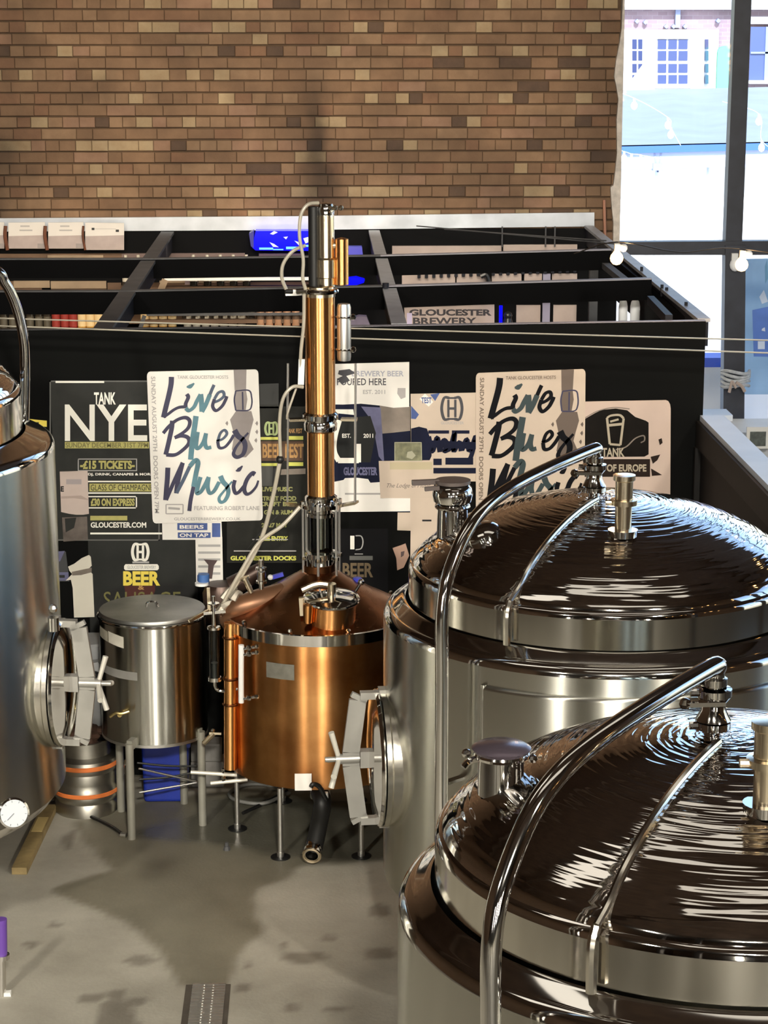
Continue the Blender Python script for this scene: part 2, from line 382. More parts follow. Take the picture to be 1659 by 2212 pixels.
# copper pipe stub by the plaster edge
m = MB(); m.cyl(at(1305, 432, YW - 0.06), at(1308, 560, YW - 0.06), 0.012, n=8)
tag(m.build('wall_pipe', mat('old_pipe', (0.42, 0.2, 0.13), 0.5, 0.3)), 'thin rusty pipe running down the wall beside the torn plaster edge', 'pipe')
# ---- room shell
DARKWALL = mat('dark_wall', (0.16, 0.095, 0.055), 0.9, var=0.4, scale=1.5)
CEILM = mat('timber_ceiling', (0.11, 0.068, 0.045), 0.8, var=0.4, scale=2)
def sbox(name, lo, hi, mt):
    b = MB(); b.box(lo, hi); return tag(b.build(name, mt, smooth=False), kind='structure')
sbox('ceiling', (-7.3, -9.3, 7.5), (9.3, YW + 0.3, 7.7), CEILM)
for i, (x, y) in enumerate(((-3.4, -1.2), (-1.3, -1.2), (0.9, -1.2), (3.2, -1.2), (5.4, 4.0), (5.4, 8.5))):  # unseen posts added so the steel reflects dark streaks
    sbox('trim_%d' % (20 + i), (x - 0.14, y - 0.14, 0), (x + 0.14, y + 0.14, 7.5), mat('added_dark_post', (0.03, 0.022, 0.018), 0.6))
sbox('wall_left', (-7.3, -9, 0), (-7, YW + 0.3, 7.5), BRICKTEX)
m = MB(); m.box((9, -9, 0), (9.3, 6.5, 7.5)); m.box((9, 16.2, 0), (9.3, YW + 0.3, 7.5)); m.box((9, 6.5, 0), (9.3, 16.2, 0.7)); m.box((9, 6.5, 6.4), (9.3, 16.2, 7.5)); tag(m.build('wall_right', DARKWALL, smooth=False), kind='structure')
sbox('wall_front', (-7.3, -9.3, 0), (9.3, -9, 7.5), DARKWALL)
sbox('wall_back_sill', (XR, YW, 0), (9, YW + 0.3, 0.75), BRICKTEX)
for i, y in enumerate((-6, -1.5, 3, 7.5, 12)):
    sbox('trim_%d' % (3 + i), (-7, y - 0.12, 7.15), (9, y + 0.12, 7.5), mat('roof_beam', (0.09, 0.055, 0.035), 0.7, var=0.4, scale=3))
# ---- window: frame members and panes
WIN = empty('window_1', (0, 0, 0)); tag(WIN, kind='structure')
FR = mat('window_frame_paint', (0.030, 0.034, 0.05), 0.45, var=0.4, scale=7)
def wbar(pts, d=0.09, y=YW + 0.02, name='window_frame'):
    m = MB(); m.prism([at(px, py, y) for px, py in pts], (0, 0, 0), (0, d, 0)); return m.build(name, FR, WIN, smooth=False)
wbar([(1350, -60), (1338, 560), (1330, 560), (1341, -60)], 0.12)
wbar([(1626, -60), (1603, 530), (1567, 530), (1590, -60)], 0.14, name='mullion')
wbar([(1611, 530), (1607, 1000), (1561, 1000), (1567, 530)], 0.14, YW - 0.02, name='mullion')
wbar([(1330, 523), (1900, 519), (1900, 551), (1330, 551)], 0.12, YW - 0.0, name='transom')
for px in (1850, 2080, 2320):
    wbar([(px + 40, -900), (px + 10, 1000), (px - 30, 1000), (px, -900)], 0.12, name='mullion')
wbar([(1330, -420), (2800, -420), (2800, -380), (1330, -380)], 0.12, name='transom')
zb = 0.75
WIN2 = tag(empty('window_2', (9.1, 11.3, 0)), kind='structure')
for lo, hi in (((-.05, -4.8, .7), (.05, -4.7, 6.4)), ((-.05, -1.7, .7), (.05, -1.5, 6.4)), ((-.05, 1.6, .7), (.05, 1.8, 6.4)), ((-.05, 4.8, .7), (.05, 4.9, 6.4)), ((-.05, -4.8, 2.5), (.05, 4.9, 2.62))):
    m = MB(); m.box(lo, hi); m.build('window_frame', FR, WIN2, smooth=False)
m = MB(); m.box((0, -4.8, .7), (.006, 4.9, 6.4)); m.build('pane', GLASS, WIN2, smooth=False)
def pane(x0, x1, z0, z1):
    m = MB(); m.box((x0, YW + 0.06, z0), (x1, YW + 0.066, z1)); o = m.build('pane', GLASS, WIN, smooth=False); return o
xm = at(1593, 300, YW).x; ztr = at(1450, 537, YW).z
pane(XR + 0.02, xm, ztr, 7.5); pane(xm, 9.0, ztr, 7.5); pane(XR + 0.02, xm, zb, ztr); pane(xm, 9.0, zb, ztr)
# ---- floor: grid carrying wet patches, stains and a dark man-shaped mark as a colour attribute
def pz0(px, py): p = atz(px, py, 0); return (p.x, p.y)
wet_poly = [pz0(*p) for p in ((170, 1775), (330, 1720), (560, 1700), (860, 1720), (870, 1850), (690, 1868), (640, 1880), (630, 1905), (575, 1920), (555, 1960), (548, 2010), (540, 2055), (500, 2080), (480, 2128), (395, 2128), (385, 2100), (350, 2050), (300, 2010), (245, 1980), (170, 1940), (120, 1920), (180, 1900), (240, 1880), (190, 1850))]
pud_poly = [pz0(*p) for p in ((420, 1720), (860, 1730), (860, 1855), (700, 1860), (600, 1852), (480, 1830), (300, 1800), (420, 1760))]
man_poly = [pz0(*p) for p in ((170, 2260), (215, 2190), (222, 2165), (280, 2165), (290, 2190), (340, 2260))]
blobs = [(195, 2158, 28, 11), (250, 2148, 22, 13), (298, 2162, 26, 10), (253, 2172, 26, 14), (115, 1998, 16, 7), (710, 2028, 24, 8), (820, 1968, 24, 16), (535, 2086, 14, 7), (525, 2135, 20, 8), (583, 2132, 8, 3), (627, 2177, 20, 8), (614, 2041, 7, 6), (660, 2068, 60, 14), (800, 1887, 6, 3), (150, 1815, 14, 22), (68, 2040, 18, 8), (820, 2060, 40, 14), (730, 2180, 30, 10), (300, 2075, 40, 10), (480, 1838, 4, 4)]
bl = []
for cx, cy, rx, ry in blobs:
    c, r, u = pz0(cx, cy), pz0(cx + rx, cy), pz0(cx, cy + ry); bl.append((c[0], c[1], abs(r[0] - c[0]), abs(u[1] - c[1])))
def poly_d(poly, x, y):
    ins = False; best = 1e9; n = len(poly)
    for i in range(n):
        x0, y0 = poly[i]; x1, y1 = poly[(i + 1) % n]
        if (y0 > y) != (y1 > y) and x < (x1 - x0) * (y - y0) / (y1 - y0) + x0: ins = not ins
        dx, dy = x1 - x0, y1 - y0; t = max(0, min(1, ((x - x0) * dx + (y - y0) * dy) / (dx * dx + dy * dy)))
        best = min(best, math.hypot(x - x0 - t * dx, y - y0 - t * dy))
    return -best if ins else best
from mathutils import noise as mnoise
def sstep(e0, e1, v):
    t = max(0, min(1, (v - e0) / (e1 - e0))); return t * t * (3 - 2 * t)
XG = [-7, -5, -3] + [-2.4 + 0.032 * i for i in range(126)] + [2.5, 5, 9]
YG = [-9, -3, 3, 7] + [7.7 + 0.04 * i for i in range(101)] + [12.5, 15, YW + 0.3]
fv = [(x, y, 0) for y in YG for x in XG]; nx = len(XG)
ff = [(j * nx + i, j * nx + i + 1, (j + 1) * nx + i + 1, (j + 1) * nx + i) for j in range(len(YG) - 1) for i in range(nx - 1)]
me = bpy.data.meshes.new('floor'); me.from_pydata(fv, [], ff)
ca = me.color_attributes.new('marks', 'FLOAT_COLOR', 'POINT')
for i, (x, y, _) in enumerate(fv):
    w = s = pu = 0.0
    if -2.5 < x < 1.7 and 7.6 < y < 11.8:
        nz = mnoise.noise((x * 3, y * 3, 0.3)) * 0.07 + mnoise.noise((x * 9, y * 9, 1.3)) * 0.02
        w = 1 - sstep(-0.03, 0.03, poly_d(wet_poly, x, y) + nz)
        pu = 1 - sstep(-0.06, 0.06, poly_d(pud_poly, x, y) + nz)
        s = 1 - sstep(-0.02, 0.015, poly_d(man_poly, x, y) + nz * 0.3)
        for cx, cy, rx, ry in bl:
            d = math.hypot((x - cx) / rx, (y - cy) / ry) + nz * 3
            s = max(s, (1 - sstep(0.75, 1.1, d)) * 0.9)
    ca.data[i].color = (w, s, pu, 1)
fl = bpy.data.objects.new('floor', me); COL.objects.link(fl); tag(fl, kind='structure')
m_ = bpy.data.materials.new('concrete_floor'); m_.use_nodes = True; t = m_.node_tree; b = t.nodes['Principled BSDF']
at_ = t.nodes.new('ShaderNodeVertexColor'); at_.layer_name = 'marks'
sp = t.nodes.new('ShaderNodeSeparateColor'); t.links.new(at_.outputs[0], sp.inputs[0])
tc = t.nodes.new('ShaderNodeTexCoord')
n1 = t.nodes.new('ShaderNodeTexNoise'); n1.inputs['Scale'].default_value = 1.6; n1.inputs['Detail'].default_value = 8; n1.inputs['Roughness'].default_value = 0.65
t.links.new(tc.outputs['Object'], n1.inputs['Vector'])
r1 = t.nodes.new('ShaderNodeValToRGB'); r1.color_ramp.elements[0].position = 0.3; r1.color_ramp.elements[1].position = 0.72
r1.color_ramp.elements[0].color = (0.275, 0.258, 0.215, 1); r1.color_ramp.elements[1].color = (0.45, 0.43, 0.37, 1)
t.links.new(n1.outputs['Fac'], r1.inputs[0])
def mixc(a, fac, col, mul=1.0):
    x = t.nodes.new('ShaderNodeMix'); x.data_type = 'RGBA'; x.blend_type = 'MULTIPLY'
    mm = t.nodes.new('ShaderNodeMath'); mm.operation = 'MULTIPLY'; mm.inputs[1].default_value = mul
    t.links.new(fac, mm.inputs[0]); t.links.new(mm.outputs[0], x.inputs[0]); t.links.new(a, x.inputs[6]); x.inputs[7].default_value = (*col, 1)
    return x.outputs[2]
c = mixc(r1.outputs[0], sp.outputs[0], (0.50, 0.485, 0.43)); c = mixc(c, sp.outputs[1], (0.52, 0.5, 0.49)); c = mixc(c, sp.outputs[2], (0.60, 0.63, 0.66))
t.links.new(c, b.inputs['Base Color'])
rg = t.nodes.new('ShaderNodeMapRange'); rg.inputs[3].default_value = 0.55; rg.inputs[4].default_value = 0.22
t.links.new(sp.outputs[2], rg.inputs[0]); t.links.new(rg.outputs[0], b.inputs['Roughness'])
n3 = t.nodes.new('ShaderNodeTexNoise'); n3.inputs['Scale'].default_value = 55; n3.inputs['Detail'].default_value = 5; t.links.new(tc.outputs['Object'], n3.inputs['Vector'])
bp = t.nodes.new('ShaderNodeBump'); bp.inputs['Strength'].default_value = 0.12; bp.inputs['Distance'].default_value = 0.01
t.links.new(n3.outputs['Fac'], bp.inputs['Height']); t.links.new(bp.outputs[0], b.inputs['Normal'])
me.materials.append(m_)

# =================================================================== BAR ENCLOSURE
BAR = empty('bar_enclosure', (0.3, 14, 0), 'black open-topped bar enclosure with roof beams against the brick wall', 'bar enclosure')
def barpart(m, name, mt, smooth=False):
    o = m.build(name, mt, BAR, smooth=smooth); o.location = (-0.3, -14, 0); return o
YP = 11.6
def vbar(pts, y, d, name, mt=BLACK):
    m = MB(); m.prism([at(px, py, y) for px, py in pts], (0, 0, 0), (0, d, 0)); return barpart(m, name, mt)
# front panel reaching the floor
m = MB(); tl, tm, tr = at(-320, 717, YP), at(700, 707, YP), at(1525, 694, YP)
xr = at(1512, 1000, YP).x
m.prism([tl, tm, tr, Vector((tr.x, YP, 0.0)), Vector((tl.x, YP, 0.0))], (0, 0, 0), (0, 0.05, 0))
barpart(m, 'front_panel', BLACKP)
m = MB(); m.bar(tl + Vector((0, 0.025, 0.0)), tm + Vector((0, 0.025, 0.0)), 0.05, 0.006); barpart(m, 'top_cap', GREYRAIL)
LITRAIL = mat('lit_rail', (0.30, 0.29, 0.33), 0.5, var=0.2)  # window light on the right-hand caps painted in as a paler rail
m = MB(); m.bar(tm + Vector((0, 0.025, 0.0)), tr + Vector((0, 0.025, 0.0)), 0.05, 0.006); barpart(m, 'top_cap', LITRAIL)
# beams across: (left bay, middle bay, right bay) at two depths
def beam(p0, p1, Y, drop):
    a, c = at(*p0, Y), at(*p1, Y)
    m = MB(); m.prism([a, c, c - Vector((0, 0, drop)), a - Vector((0, 0, drop))], (0, 0, 0), (0, 0.06, 0)); barpart(m, 'beam', BLACK)
    m = MB(); m.bar(a + Vector((0, 0.03, 0.004)), c + Vector((0, 0.03, 0.004)), 0.06, 0.008); barpart(m, 'beam_cap', LITRAIL if p0[0] > 800 else GREYRAIL)
beam((-320, 562), (322, 561), 14.95, 0.126); beam((322, 561), (822, 554), 14.95, 0.13); beam((822, 554), (1320, 541), 14.95, 0.134)
beam((-320, 632), (272, 631), 13.25, 0.136); beam((272, 631), (838, 620), 13.25, 0.138); beam((838, 620), (1408, 604), 13.25, 0.125)
# rails running back to the wall
def rail(p0, Y0, p1, Y1, w=0.075, h=0.13, mt=GREYRAIL, name='rail', under=True):
    a, c = at(*p0, Y0), at(*p1, Y1)
    m = MB(); m.bar(a, c, w, 0.02); barpart(m, name, mt)
    if under:
        m = MB(); dz = Vector((0, 0, h / 2 + 0.011)); m.bar(a - dz, c - dz, w * 0.7, h); barpart(m, 'rail_web', DARKST)
rail((362, 503), 17.0, (222, 712), 11.66, 0.10)
rail((808, 500), 17.0, (862, 703), 11.66, 0.085, mt=mat('pale_rail', (0.42, 0.43, 0.46), 0.5, 0.2, var=0.2))
rail((1272, 490), 17.0, (1521, 692), 11.66, 0.07, mt=mat('pale_rail', (0.42, 0.43, 0.46)))
for px, py, Y in ((846, 622, 13.2),):
    m = MB(); p = at(px - 13, py, Y); m.cyl(p, p + Vector((0, 0, 0.03)), 0.02, n=10); barpart(m, 'bolt', DARKST, True)
m = MB(); a, c = at(1308, 574, 14.9), at(1350, 608, 14.0); m.bar(a, c, 0.05, 0.04); barpart(m, 'brace', GREYRAIL)
m = MB(); a, c = at(1405, 648, 12.9), at(1445, 690, 11.7); m.bar(a, c, 0.04, 0.05); barpart(m, 'brace', DARKST)
m = MB(); p = at(1282, 600, 15.6); m.box((p.x - 0.03, 15.57, 0), (p.x + 0.03, 15.63, p.z + 0.08)); barpart(m, 'post', GREYRAIL)
# side cheek under the right rail
a, c = at(1332, 548, 14.9), at(1521, 700, 11.68)
m = MB(); m.prism([a - Vector((0,0,.03)), c - Vector((0,0,.03)), Vector((c.x, c.y, c.z - 0.3)), Vector((a.x, a.y, a.z - 0.3))], (-0.02, 0, 0), (0.0, 0, 0)); barpart(m, 'side_cheek', BLACK)
# small clips and cable ties on the right rail
for px, py, Y in ((1386, 583, 13.9), (1430, 622, 13.0), (1440, 628, 12.9), (1482, 660, 12.2)):
    m = MB(); p = at(px, py, Y); m.box((p.x - 0.008, Y - 0.01, p.z - 0.06), (p.x + 0.008, Y + 0.01, p.z + 0.02)); barpart(m, 'clip', DARKST)

# ---- steel channel on the wall above the bar
GALV = metal_mat('galvanised_steel', (0.52, 0.55, 0.60), 0.5, mottled=0.15)
m = MB(); ya = YW - 0.06
for (x0, t0, b0), (x1, t1, b1) in (((-320, 474, 502), (640, 467, 497)), ((640, 467, 497), (1284, 459, 489))):
    m.prism([at(x0, t0, ya), at(x1, t1, ya), at(x1, b1, ya), at(x0, b0, ya)], (0, 0, 0), (0, 0.035, 0))
o = m.build('trim_2', GALV, smooth=False); tag(o, kind='structure')
# ---- back boards of the bar
BOARDD = mat('bar_back_black', (0.003, 0.003, 0.0035), 0.7, spec=0.1)
m = MB(); a, c = at(-320, 497, YW - 0.03), at(1290, 488, YW - 0.03)
m.box((a.x, YW - 0.045, 0.0), (c.x, YW - 0.02, 2.52)); barpart(m, 'back_board', BOARDD)
m = MB(); q = at(1334, 545, YW - .03); m.box((c.x + .002, YW - 0.045, 0.0), (q.x, YW - 0.02, q.z)); barpart(m, 'back_board', BOARDD)
def zpy(py, Y): return at(800, py, Y).z
def xpx(px, Y, py=600): return at(px, py, Y).x
PALE = mat('pale_plank', (0.46, 0.37, 0.33), 0.7, var=0.18, scale=6)
TAN = mat('tan_plank', (0.36, 0.26, 0.17), 0.7, var=0.35, scale=5)
BROWNP = mat('brown_plank', (0.16, 0.09, 0.05), 0.7, var=0.4, scale=4)
yb = YW - 0.06
for x0, x1, y0, y1 in ((847, 1082, 531, 560), (1086, 1245, 529, 560)):
    m = MB(); m.box((xpx(x0, yb), yb - 0.02, zpy(y1, yb)), (xpx(x1, yb), yb, zpy(y0, yb))); barpart(m, 'wall_plank', PALE)
for x0, x1 in ((868, 983), (986, 1050), (1062, 1126), (1132, 1170), (1192, 1246)):
    m = MB(); m.box((xpx(x0, yb), yb - 0.02, zpy(632, yb)), (xpx(x1, yb), yb, zpy(592, yb))); barpart(m, 'wall_plank', PALE)
for x0, x1 in ((1116, 1168), (1196, 1246)):
    m = MB(); m.box((xpx(x0, yb), yb - 0.02, zpy(720, yb)), (xpx(x1, yb), yb, zpy(660, yb))); barpart(m, 'wall_plank', PALE)
m = MB(); m.box((xpx(1172, yb), yb - 0.04, zpy(720, yb)), (xpx(1188, yb), yb, zpy(592, yb))); barpart(m, 'wall_post', mat('lilac_post', (0.3, 0.28, 0.38), 0.6))
# hooks row over the planks
for i in range(22):
    px = 905 + i * 16; m = MB(); p = at(px, 592 - i * 0.6, yb - 0.03); m.box((p.x - 0.012, yb - 0.06, p.z - 0.03), (p.x + 0.012, yb - 0.02, p.z + 0.01)); barpart(m, 'hook', DARKST)
# left planking
for x0, x1, y0, y1, mt in ((-40, 270, 545, 562, BROWNP), (105, 225, 548, 562, TAN), (30, 108, 603, 618, TAN), (110, 230, 604, 620, TAN), (-40, 90, 604, 640, BROWNP), (232, 262, 608, 640, BROWNP), (110, 230, 621, 640, BROWNP)):
    m = MB(); yy = yb - 0.01 * (mt is TAN); m.box((xpx(x0, yb), yy - 0.02, zpy(y1, yb)), (xpx(x1, yb), yy, zpy(y0, yb))); barpart(m, 'wall_plank', mt)
for x0, x1, y0, y1 in ((345, 540, 604, 634), (265, 530, 545, 565), (560, 650, 546, 560)):
    m = MB(); m.box((xpx(x0, yb), yb - 0.03, zpy(y1, yb)), (xpx(x1, yb), yb, zpy(y0, yb))); barpart(m, 'wall_plank', TAN if y0 > 600 else mat('mauve_board', (0.16, 0.11, 0.10), 0.7))
# shelves
def shelf(x0, x1, py, Y, mt, name='shelf', th=0.03):
    m = MB(); z = zpy(py, Y); m.box((xpx(x0, Y), Y - 0.12, z - th), (xpx(x1, Y), YW - 0.05, z)); barpart(m, name, mt); return z
zs1 = shelf(-40, 1280, 712, 16.85, BROWNP)
def shelf_z(z, x0, x1):
    m = MB(); m.box((xpx(x0, 16.85), 16.73, z - .03), (xpx(x1, 16.85), YW - .05, z)); barpart(m, 'shelf', BROWNP); return z
zs2 = shelf_z(zpy(619, 16.82) - .24, 262, 720)
zs3 = shelf_z(zpy(549, 16.82) - .24, 262, 690)
m = MB(); z = zpy(602, 16.72); m.box((xpx(355, 16.72), 16.70, z - 0.008), (xpx(672, 16.72), 16.74, z + 0.014)); barpart(m, 'shelf_rail', WHITEP)
m = MB(); z = zpy(677, 16.72); m.box((xpx(315, 16.72), 16.70, z - 0.01), (xpx(660, 16.72), 16.74, z + 0.01)); barpart(m, 'shelf_rail', GREYRAIL)
m = MB(); m.bar(at(345, 632, 16.7), at(357, 604, 16.7), 0.02, 0.05); barpart(m, 'shelf_bracket', TAN)
m = MB(); m.bar(at(300, 718, 16.6), at(312, 682, 16.6), 0.03, 0.03); barpart(m, 'shelf_bracket', GREYRAIL)
# thin hanging rods at the right
for px in (1085, 1179, 1199):
    m = MB(); a = at(px, 489, YW - 0.12); m.cyl(a, a - Vector((0, 0, 0.16)), 0.006, n=6); barpart(m, 'hanging_rod', GREYRAIL, True)
# ---- bottles and cans on the shelves
def bottle_parts(kind):
    r, h = kind['r'], kind['h']
    m = MB(); m.lathe([(0, 0), (r, 0), (r, h * .58), (r * .9, h * .64), (r * .38, h * .78), (r * .34, h), (0, h)], 12); return m
BT = {
 'plain': (dict(r=.030, h=.24), mat('smoky_bottle', (0.035, 0.028, 0.02), 0.1), mat('dim_label', (0.10, 0.085, 0.06), 0.5), 'dark bottle', 'dark bottles'),
 'amber': (dict(r=.033, h=.30), mat('amber_bottle', (0.55, 0.28, 0.05), 0.12, spec=0.6), mat('amber_label', (0.75, 0.55, 0.28), 0.6), 'golden bottle', 'bottles on the lower bar shelf'),
 'red': (dict(r=.033, h=.29), mat('red_bottle', (0.18, 0.012, 0.01), 0.12), mat('red_label', (0.3, 0.03, 0.02), 0.6), 'dark red bottle', 'red bottles on the lower bar shelf'),
 'dark': (dict(r=.030, h=.24), mat('dark_bottle', (0.03, 0.025, 0.02), 0.1), mat('pale_cap', (0.5, 0.46, 0.38), 0.5), 'dark bottle with pale cap', 'capped bottles'),
}
ORD = ['first', 'second', 'third', 'fourth', 'fifth', 'sixth', 'seventh', 'eighth', 'ninth']
CNT = {}
def nth(label, group):
    CNT[group] = CNT.get(group, -1) + 1
    return label + ', ' + ORD[CNT[group]] + ' from left'
def bottle(kind, px, Y, z, label, group):
    label = nth(label, group)
    spec, bm_, lm, _, _ = BT[kind]
    root = empty('bottle', (xpx(px, Y, 690), Y, z), label, 'bottle', group)
    h, r = spec['h'], spec['r']
    bottle_parts(spec).build('glass_body', bm_, root)
    m = MB(); m.lathe([(r * 1.02, h * .15), (r * 1.02, h * .5)], 12); m.build('label_band', lm, root)
    m = MB(); m.lathe([(0, h * 1.005), (r * .42, h * 1.0), (r * .44, h * .93), (r * .36, h * .92)], 10); m.build('cap', lm, root)
    return root
for px in (121, 140, 158): bottle('red', px, 16.8, zs1, 'dark red bottle on lowest bar shelf by golden ones', 'red bottles on the bar shelf')
for px in (177, 195, 213): bottle('amber', px, 16.8, zs1, 'golden bottle on lowest bar shelf by dark red ones', 'golden bottles by the red ones')
for px in (313, 332, 352, 372): bottle('amber', px, 16.8, zs1, 'golden bottle on lowest bar shelf past the slanted rail', 'golden bottles right of the rail')
for px in (8, 27, 46, 65, 84, 102): bottle('plain', px, 16.82, zs1, 'dark bottle at the far end of lowest bar shelf', 'dark bottles at the shelf end')
for i in range(7): bottle('dark', 405 + i * 19.5, 16.82, zs1, 'dark capped bottle in the middle of lowest bar shelf', 'capped bottles on the lowest shelf')
for i in range(8): bottle('dark', 402 + i * 20, 16.82, zs2, 'dark capped bottle on the middle bar shelf, white rail', 'capped bottles on the middle shelf')
for px in (275, 302, 420, 450, 478, 506, 534): bottle('dark', px, 16.82, zs3, 'dark capped bottle on the top bar shelf, steel channel', 'capped bottles on the top shelf')
CANM = mat('copper_can', (0.62, 0.34, 0.2), 0.35, 0.4)
for i in range(5):
    px = 563 + i * 19
    root = empty('drink_can', (xpx(px, 16.75, 690), 16.75, zs1), nth('copper coloured can on lowest bar shelf by the column', 'cans'), 'can', 'copper cans on the bar shelf')
    m = MB(); m.lathe([(0, 0), (.024, 0), (.031, .012), (.031, .19), (.025, .205), (0, .205)], 12); m.build('can_body', CANM, root)
    m = MB(); m.lathe([(.0315, .10), (.0315, .13)], 12); m.build('dark_band', BROWNP, root)
# dark shapes behind the bottles
root = empty('cardboard_box', (xpx(415, 16.96, 660), 16.96, zs1), 'small mauve-grey box on the bar shelf behind capped bottles', 'box')
m = MB(); m.box((-0.05, -0.05, 0), (0.05, 0.05, 0.42)); m.build('box_body', mat('mauve_card', (0.2, 0.15, 0.16), 0.8), root, smooth=False)
m = MB(); m.box((-0.052, -0.02, 0.42), (0.052, 0.02, 0.424)); m.build('tape', TAN, root, smooth=False)
# ---- lettering helper: text turned into flat mesh in a (u,v) box of a surface
def text_geo(body, bold=0.0, ital=0.0, spacing=1.0):
    c = bpy.data.curves.new('lettering', 'FONT'); c.body = body; c.size = 1.0; c.resolution_u = 3; c.offset = bold; c.shear = ital; c.space_character = spacing
    o = bpy.data.objects.new('lettering', c); COL.objects.link(o)
    dg = bpy.context.evaluated_depsgraph_get(); dg.update(); ev = o.evaluated_get(dg); me = ev.to_mesh()
    vs = [tuple(v.co) for v in me.vertices]; fs = [tuple(p.vertices) for p in me.polygons]
    ev.to_mesh_clear(); bpy.data.objects.remove(o); bpy.data.curves.remove(c)
    x0, x1 = min(v[0] for v in vs), max(v[0] for v in vs); y0, y1 = min(v[1] for v in vs), max(v[1] for v in vs)
    return [((v[0] - x0) / max(1e-6, x1 - x0), 1 - (v[1] - y0) / max(1e-6, y1 - y0)) for v in vs], fs
class Sheet:
    """a flat sheet standing in a plane of constant Y; quad = TL,TR,BR,BL in photo pixels"""
    def __init__(s, name, label, cat, quad, Y, mt, th=0.004, round_=0.0, group=None, outline=None):
        s.q = [at(px, py, Y) for px, py in quad]; s.px = quad; s.Y = Y; s.th = th
        c = (s.q[2] + s.q[3]) / 2
        s.root = empty(name, c, label, cat, group); s.c = c; s.n = 0
        m = MB()
        if outline: pts = [s.P(*s.uv(*p), 0) for p in outline]
        elif round_:
            pts = []
            for (cu, cv), (du, dv), (eu, ev) in (((0, 0), (0, 1), (1, 0)), ((1, 0), (-1, 0), (0, 1)), ((1, 1), (0, -1), (-1, 0)), ((0, 1), (1, 0), (0, -1))):
                for k in range(4):
                    t = k / 3 * math.pi / 2
                    u = cu + round_ * (du * (1 - math.sin(t)) + eu * (1 - math.cos(t))); v = cv + round_ * (dv * (1 - math.sin(t)) + ev * (1 - math.cos(t)))
                    pts.append(s.P(u, v, 0))
        else: pts = [s.P(0, 0, 0), s.P(1, 0, 0), s.P(1, 1, 0), s.P(0, 1, 0)]
        m.prism(pts, (0, 0, 0), (0, th, 0)); m.build('sheet', mt, s.root, smooth=False)
    def P(s, u, v, d=0.001):
        a = s.q[0].lerp(s.q[1], u); b = s.q[3].lerp(s.q[2], u); p = a.lerp(b, v) - s.c
        return Vector((p.x, p.y - d, p.z))
    def uv(s, px, py):
        (x0, y0), (x1, y1), (x2, y2), (x3, y3) = s.px; u, v = 0.5, 0.5
        for _ in range(12):
            fx = (x0*(1-u)+x1*u)*(1-v) + (x3*(1-u)+x2*u)*v - px; fy = (y0*(1-u)+y1*u)*(1-v) + (y3*(1-u)+y2*u)*v - py
            a, b = (x1-x0)*(1-v)+(x2-x3)*v, (x3-x0)*(1-u)+(x2-x1)*u; c, d = (y1-y0)*(1-v)+(y2-y3)*v, (y3-y0)*(1-u)+(y2-y1)*u
            D = a*d - b*c; u -= (fx*d - fy*b)/D; v -= (a*fy - c*fx)/D
        return u, v
    def lift(s): s.n += 1; return 0.0006 + 0.00025 * s.n
    def text(s, body, x0, y0, x1, y1, mt, bold=0.0, name='lettering', rot=0, ital=0.0):
        g, fs = text_geo(body, bold, ital); d = s.lift(); vs = []
        for u, v in g:
            if rot: u, v = 1 - v, u     # reads downwards
            vs.append(s.P(*s.uv(x0 + (x1 - x0) * u, y0 + (y1 - y0) * v), d))
        m = MB(); m._add(vs, fs); return m.build(name, mt, s.root, smooth=False)
    def rect(s, x0, y0, x1, y1, mt, name='printed_block'):
        d = s.lift(); m = MB(); m.quad(*[s.P(*s.uv(x, y), d) for x, y in ((x0, y0), (x1, y0), (x1, y1), (x0, y1))]); return m.build(name, mt, s.root, smooth=False)
    def poly(s, pts, mt, name='printed_shape'):
        d = s.lift(); m = MB(); m._add([s.P(*s.uv(x, y), d) for x, y in pts], [tuple(range(len(pts)))]); return m.build(name, mt, s.root, smooth=False)
    def frame(s, x0, y0, x1, y1, w, mt, name='printed_frame'):
        d = s.lift(); m = MB()
        for a, b, c, e in ((x0, y0, x1, y0 + w), (x0, y1 - w, x1, y1), (x0, y0, x0 + w, y1), (x1 - w, y0, x1, y1)):
            m.quad(*[s.P(*s.uv(x, y), d) for x, y in ((a, b), (c, b), (c, e), (a, e))])
        return m.build(name, mt, s.root, smooth=False)
    def strokes(s, lines, mts, name='brush_lettering'):
        """lines: (list of px points, width in px or (start,mid,end), material index)"""
        m = MB(); base = s.lift()
        for li, (pts, w, mi) in enumerate(lines):
            P = smooth_path([(x, y, 0) for x, y in pts], 6) if len(pts) > 2 else [Vector((x, y, 0)) for x, y in pts]
            n = len(P); vs = []; d = base + li * 0.00006
            for i, p in enumerate(P):
                t = P[min(i + 1, n - 1)] - P[max(i - 1, 0)]; t.normalize(); nn = Vector((-t.y, t.x, 0))
                f = i / (n - 1)
                ww = w if not isinstance(w, tuple) else (w[0] + (w[1] - w[0]) * f * 2 if f < .5 else w[1] + (w[2] - w[1]) * (f * 2 - 1))
                ww *= 1.02 + 0.32 * abs(t.y * 0.8 + t.x * 0.4)
                for sg in (-1, 1):
                    q = p + nn * (sg * ww / 2); vs.append(s.P(*s.uv(q.x, q.y), d))
            m._add(vs, [(2 * i, 2 * i + 1, 2 * i + 3, 2 * i + 2) for i in range(n - 1)], mi)
        s.n += 3
        return m.build(name, mts, s.root, smooth=False)
INKW = mat('print_white', (0.88, 0.86, 0.78), 0.6); INKC = mat('print_charcoal', (0.015, 0.0155, 0.0145), 0.55, var=0.45, scale=7, var_col=(0.028, 0.029, 0.026), spec=0.25)
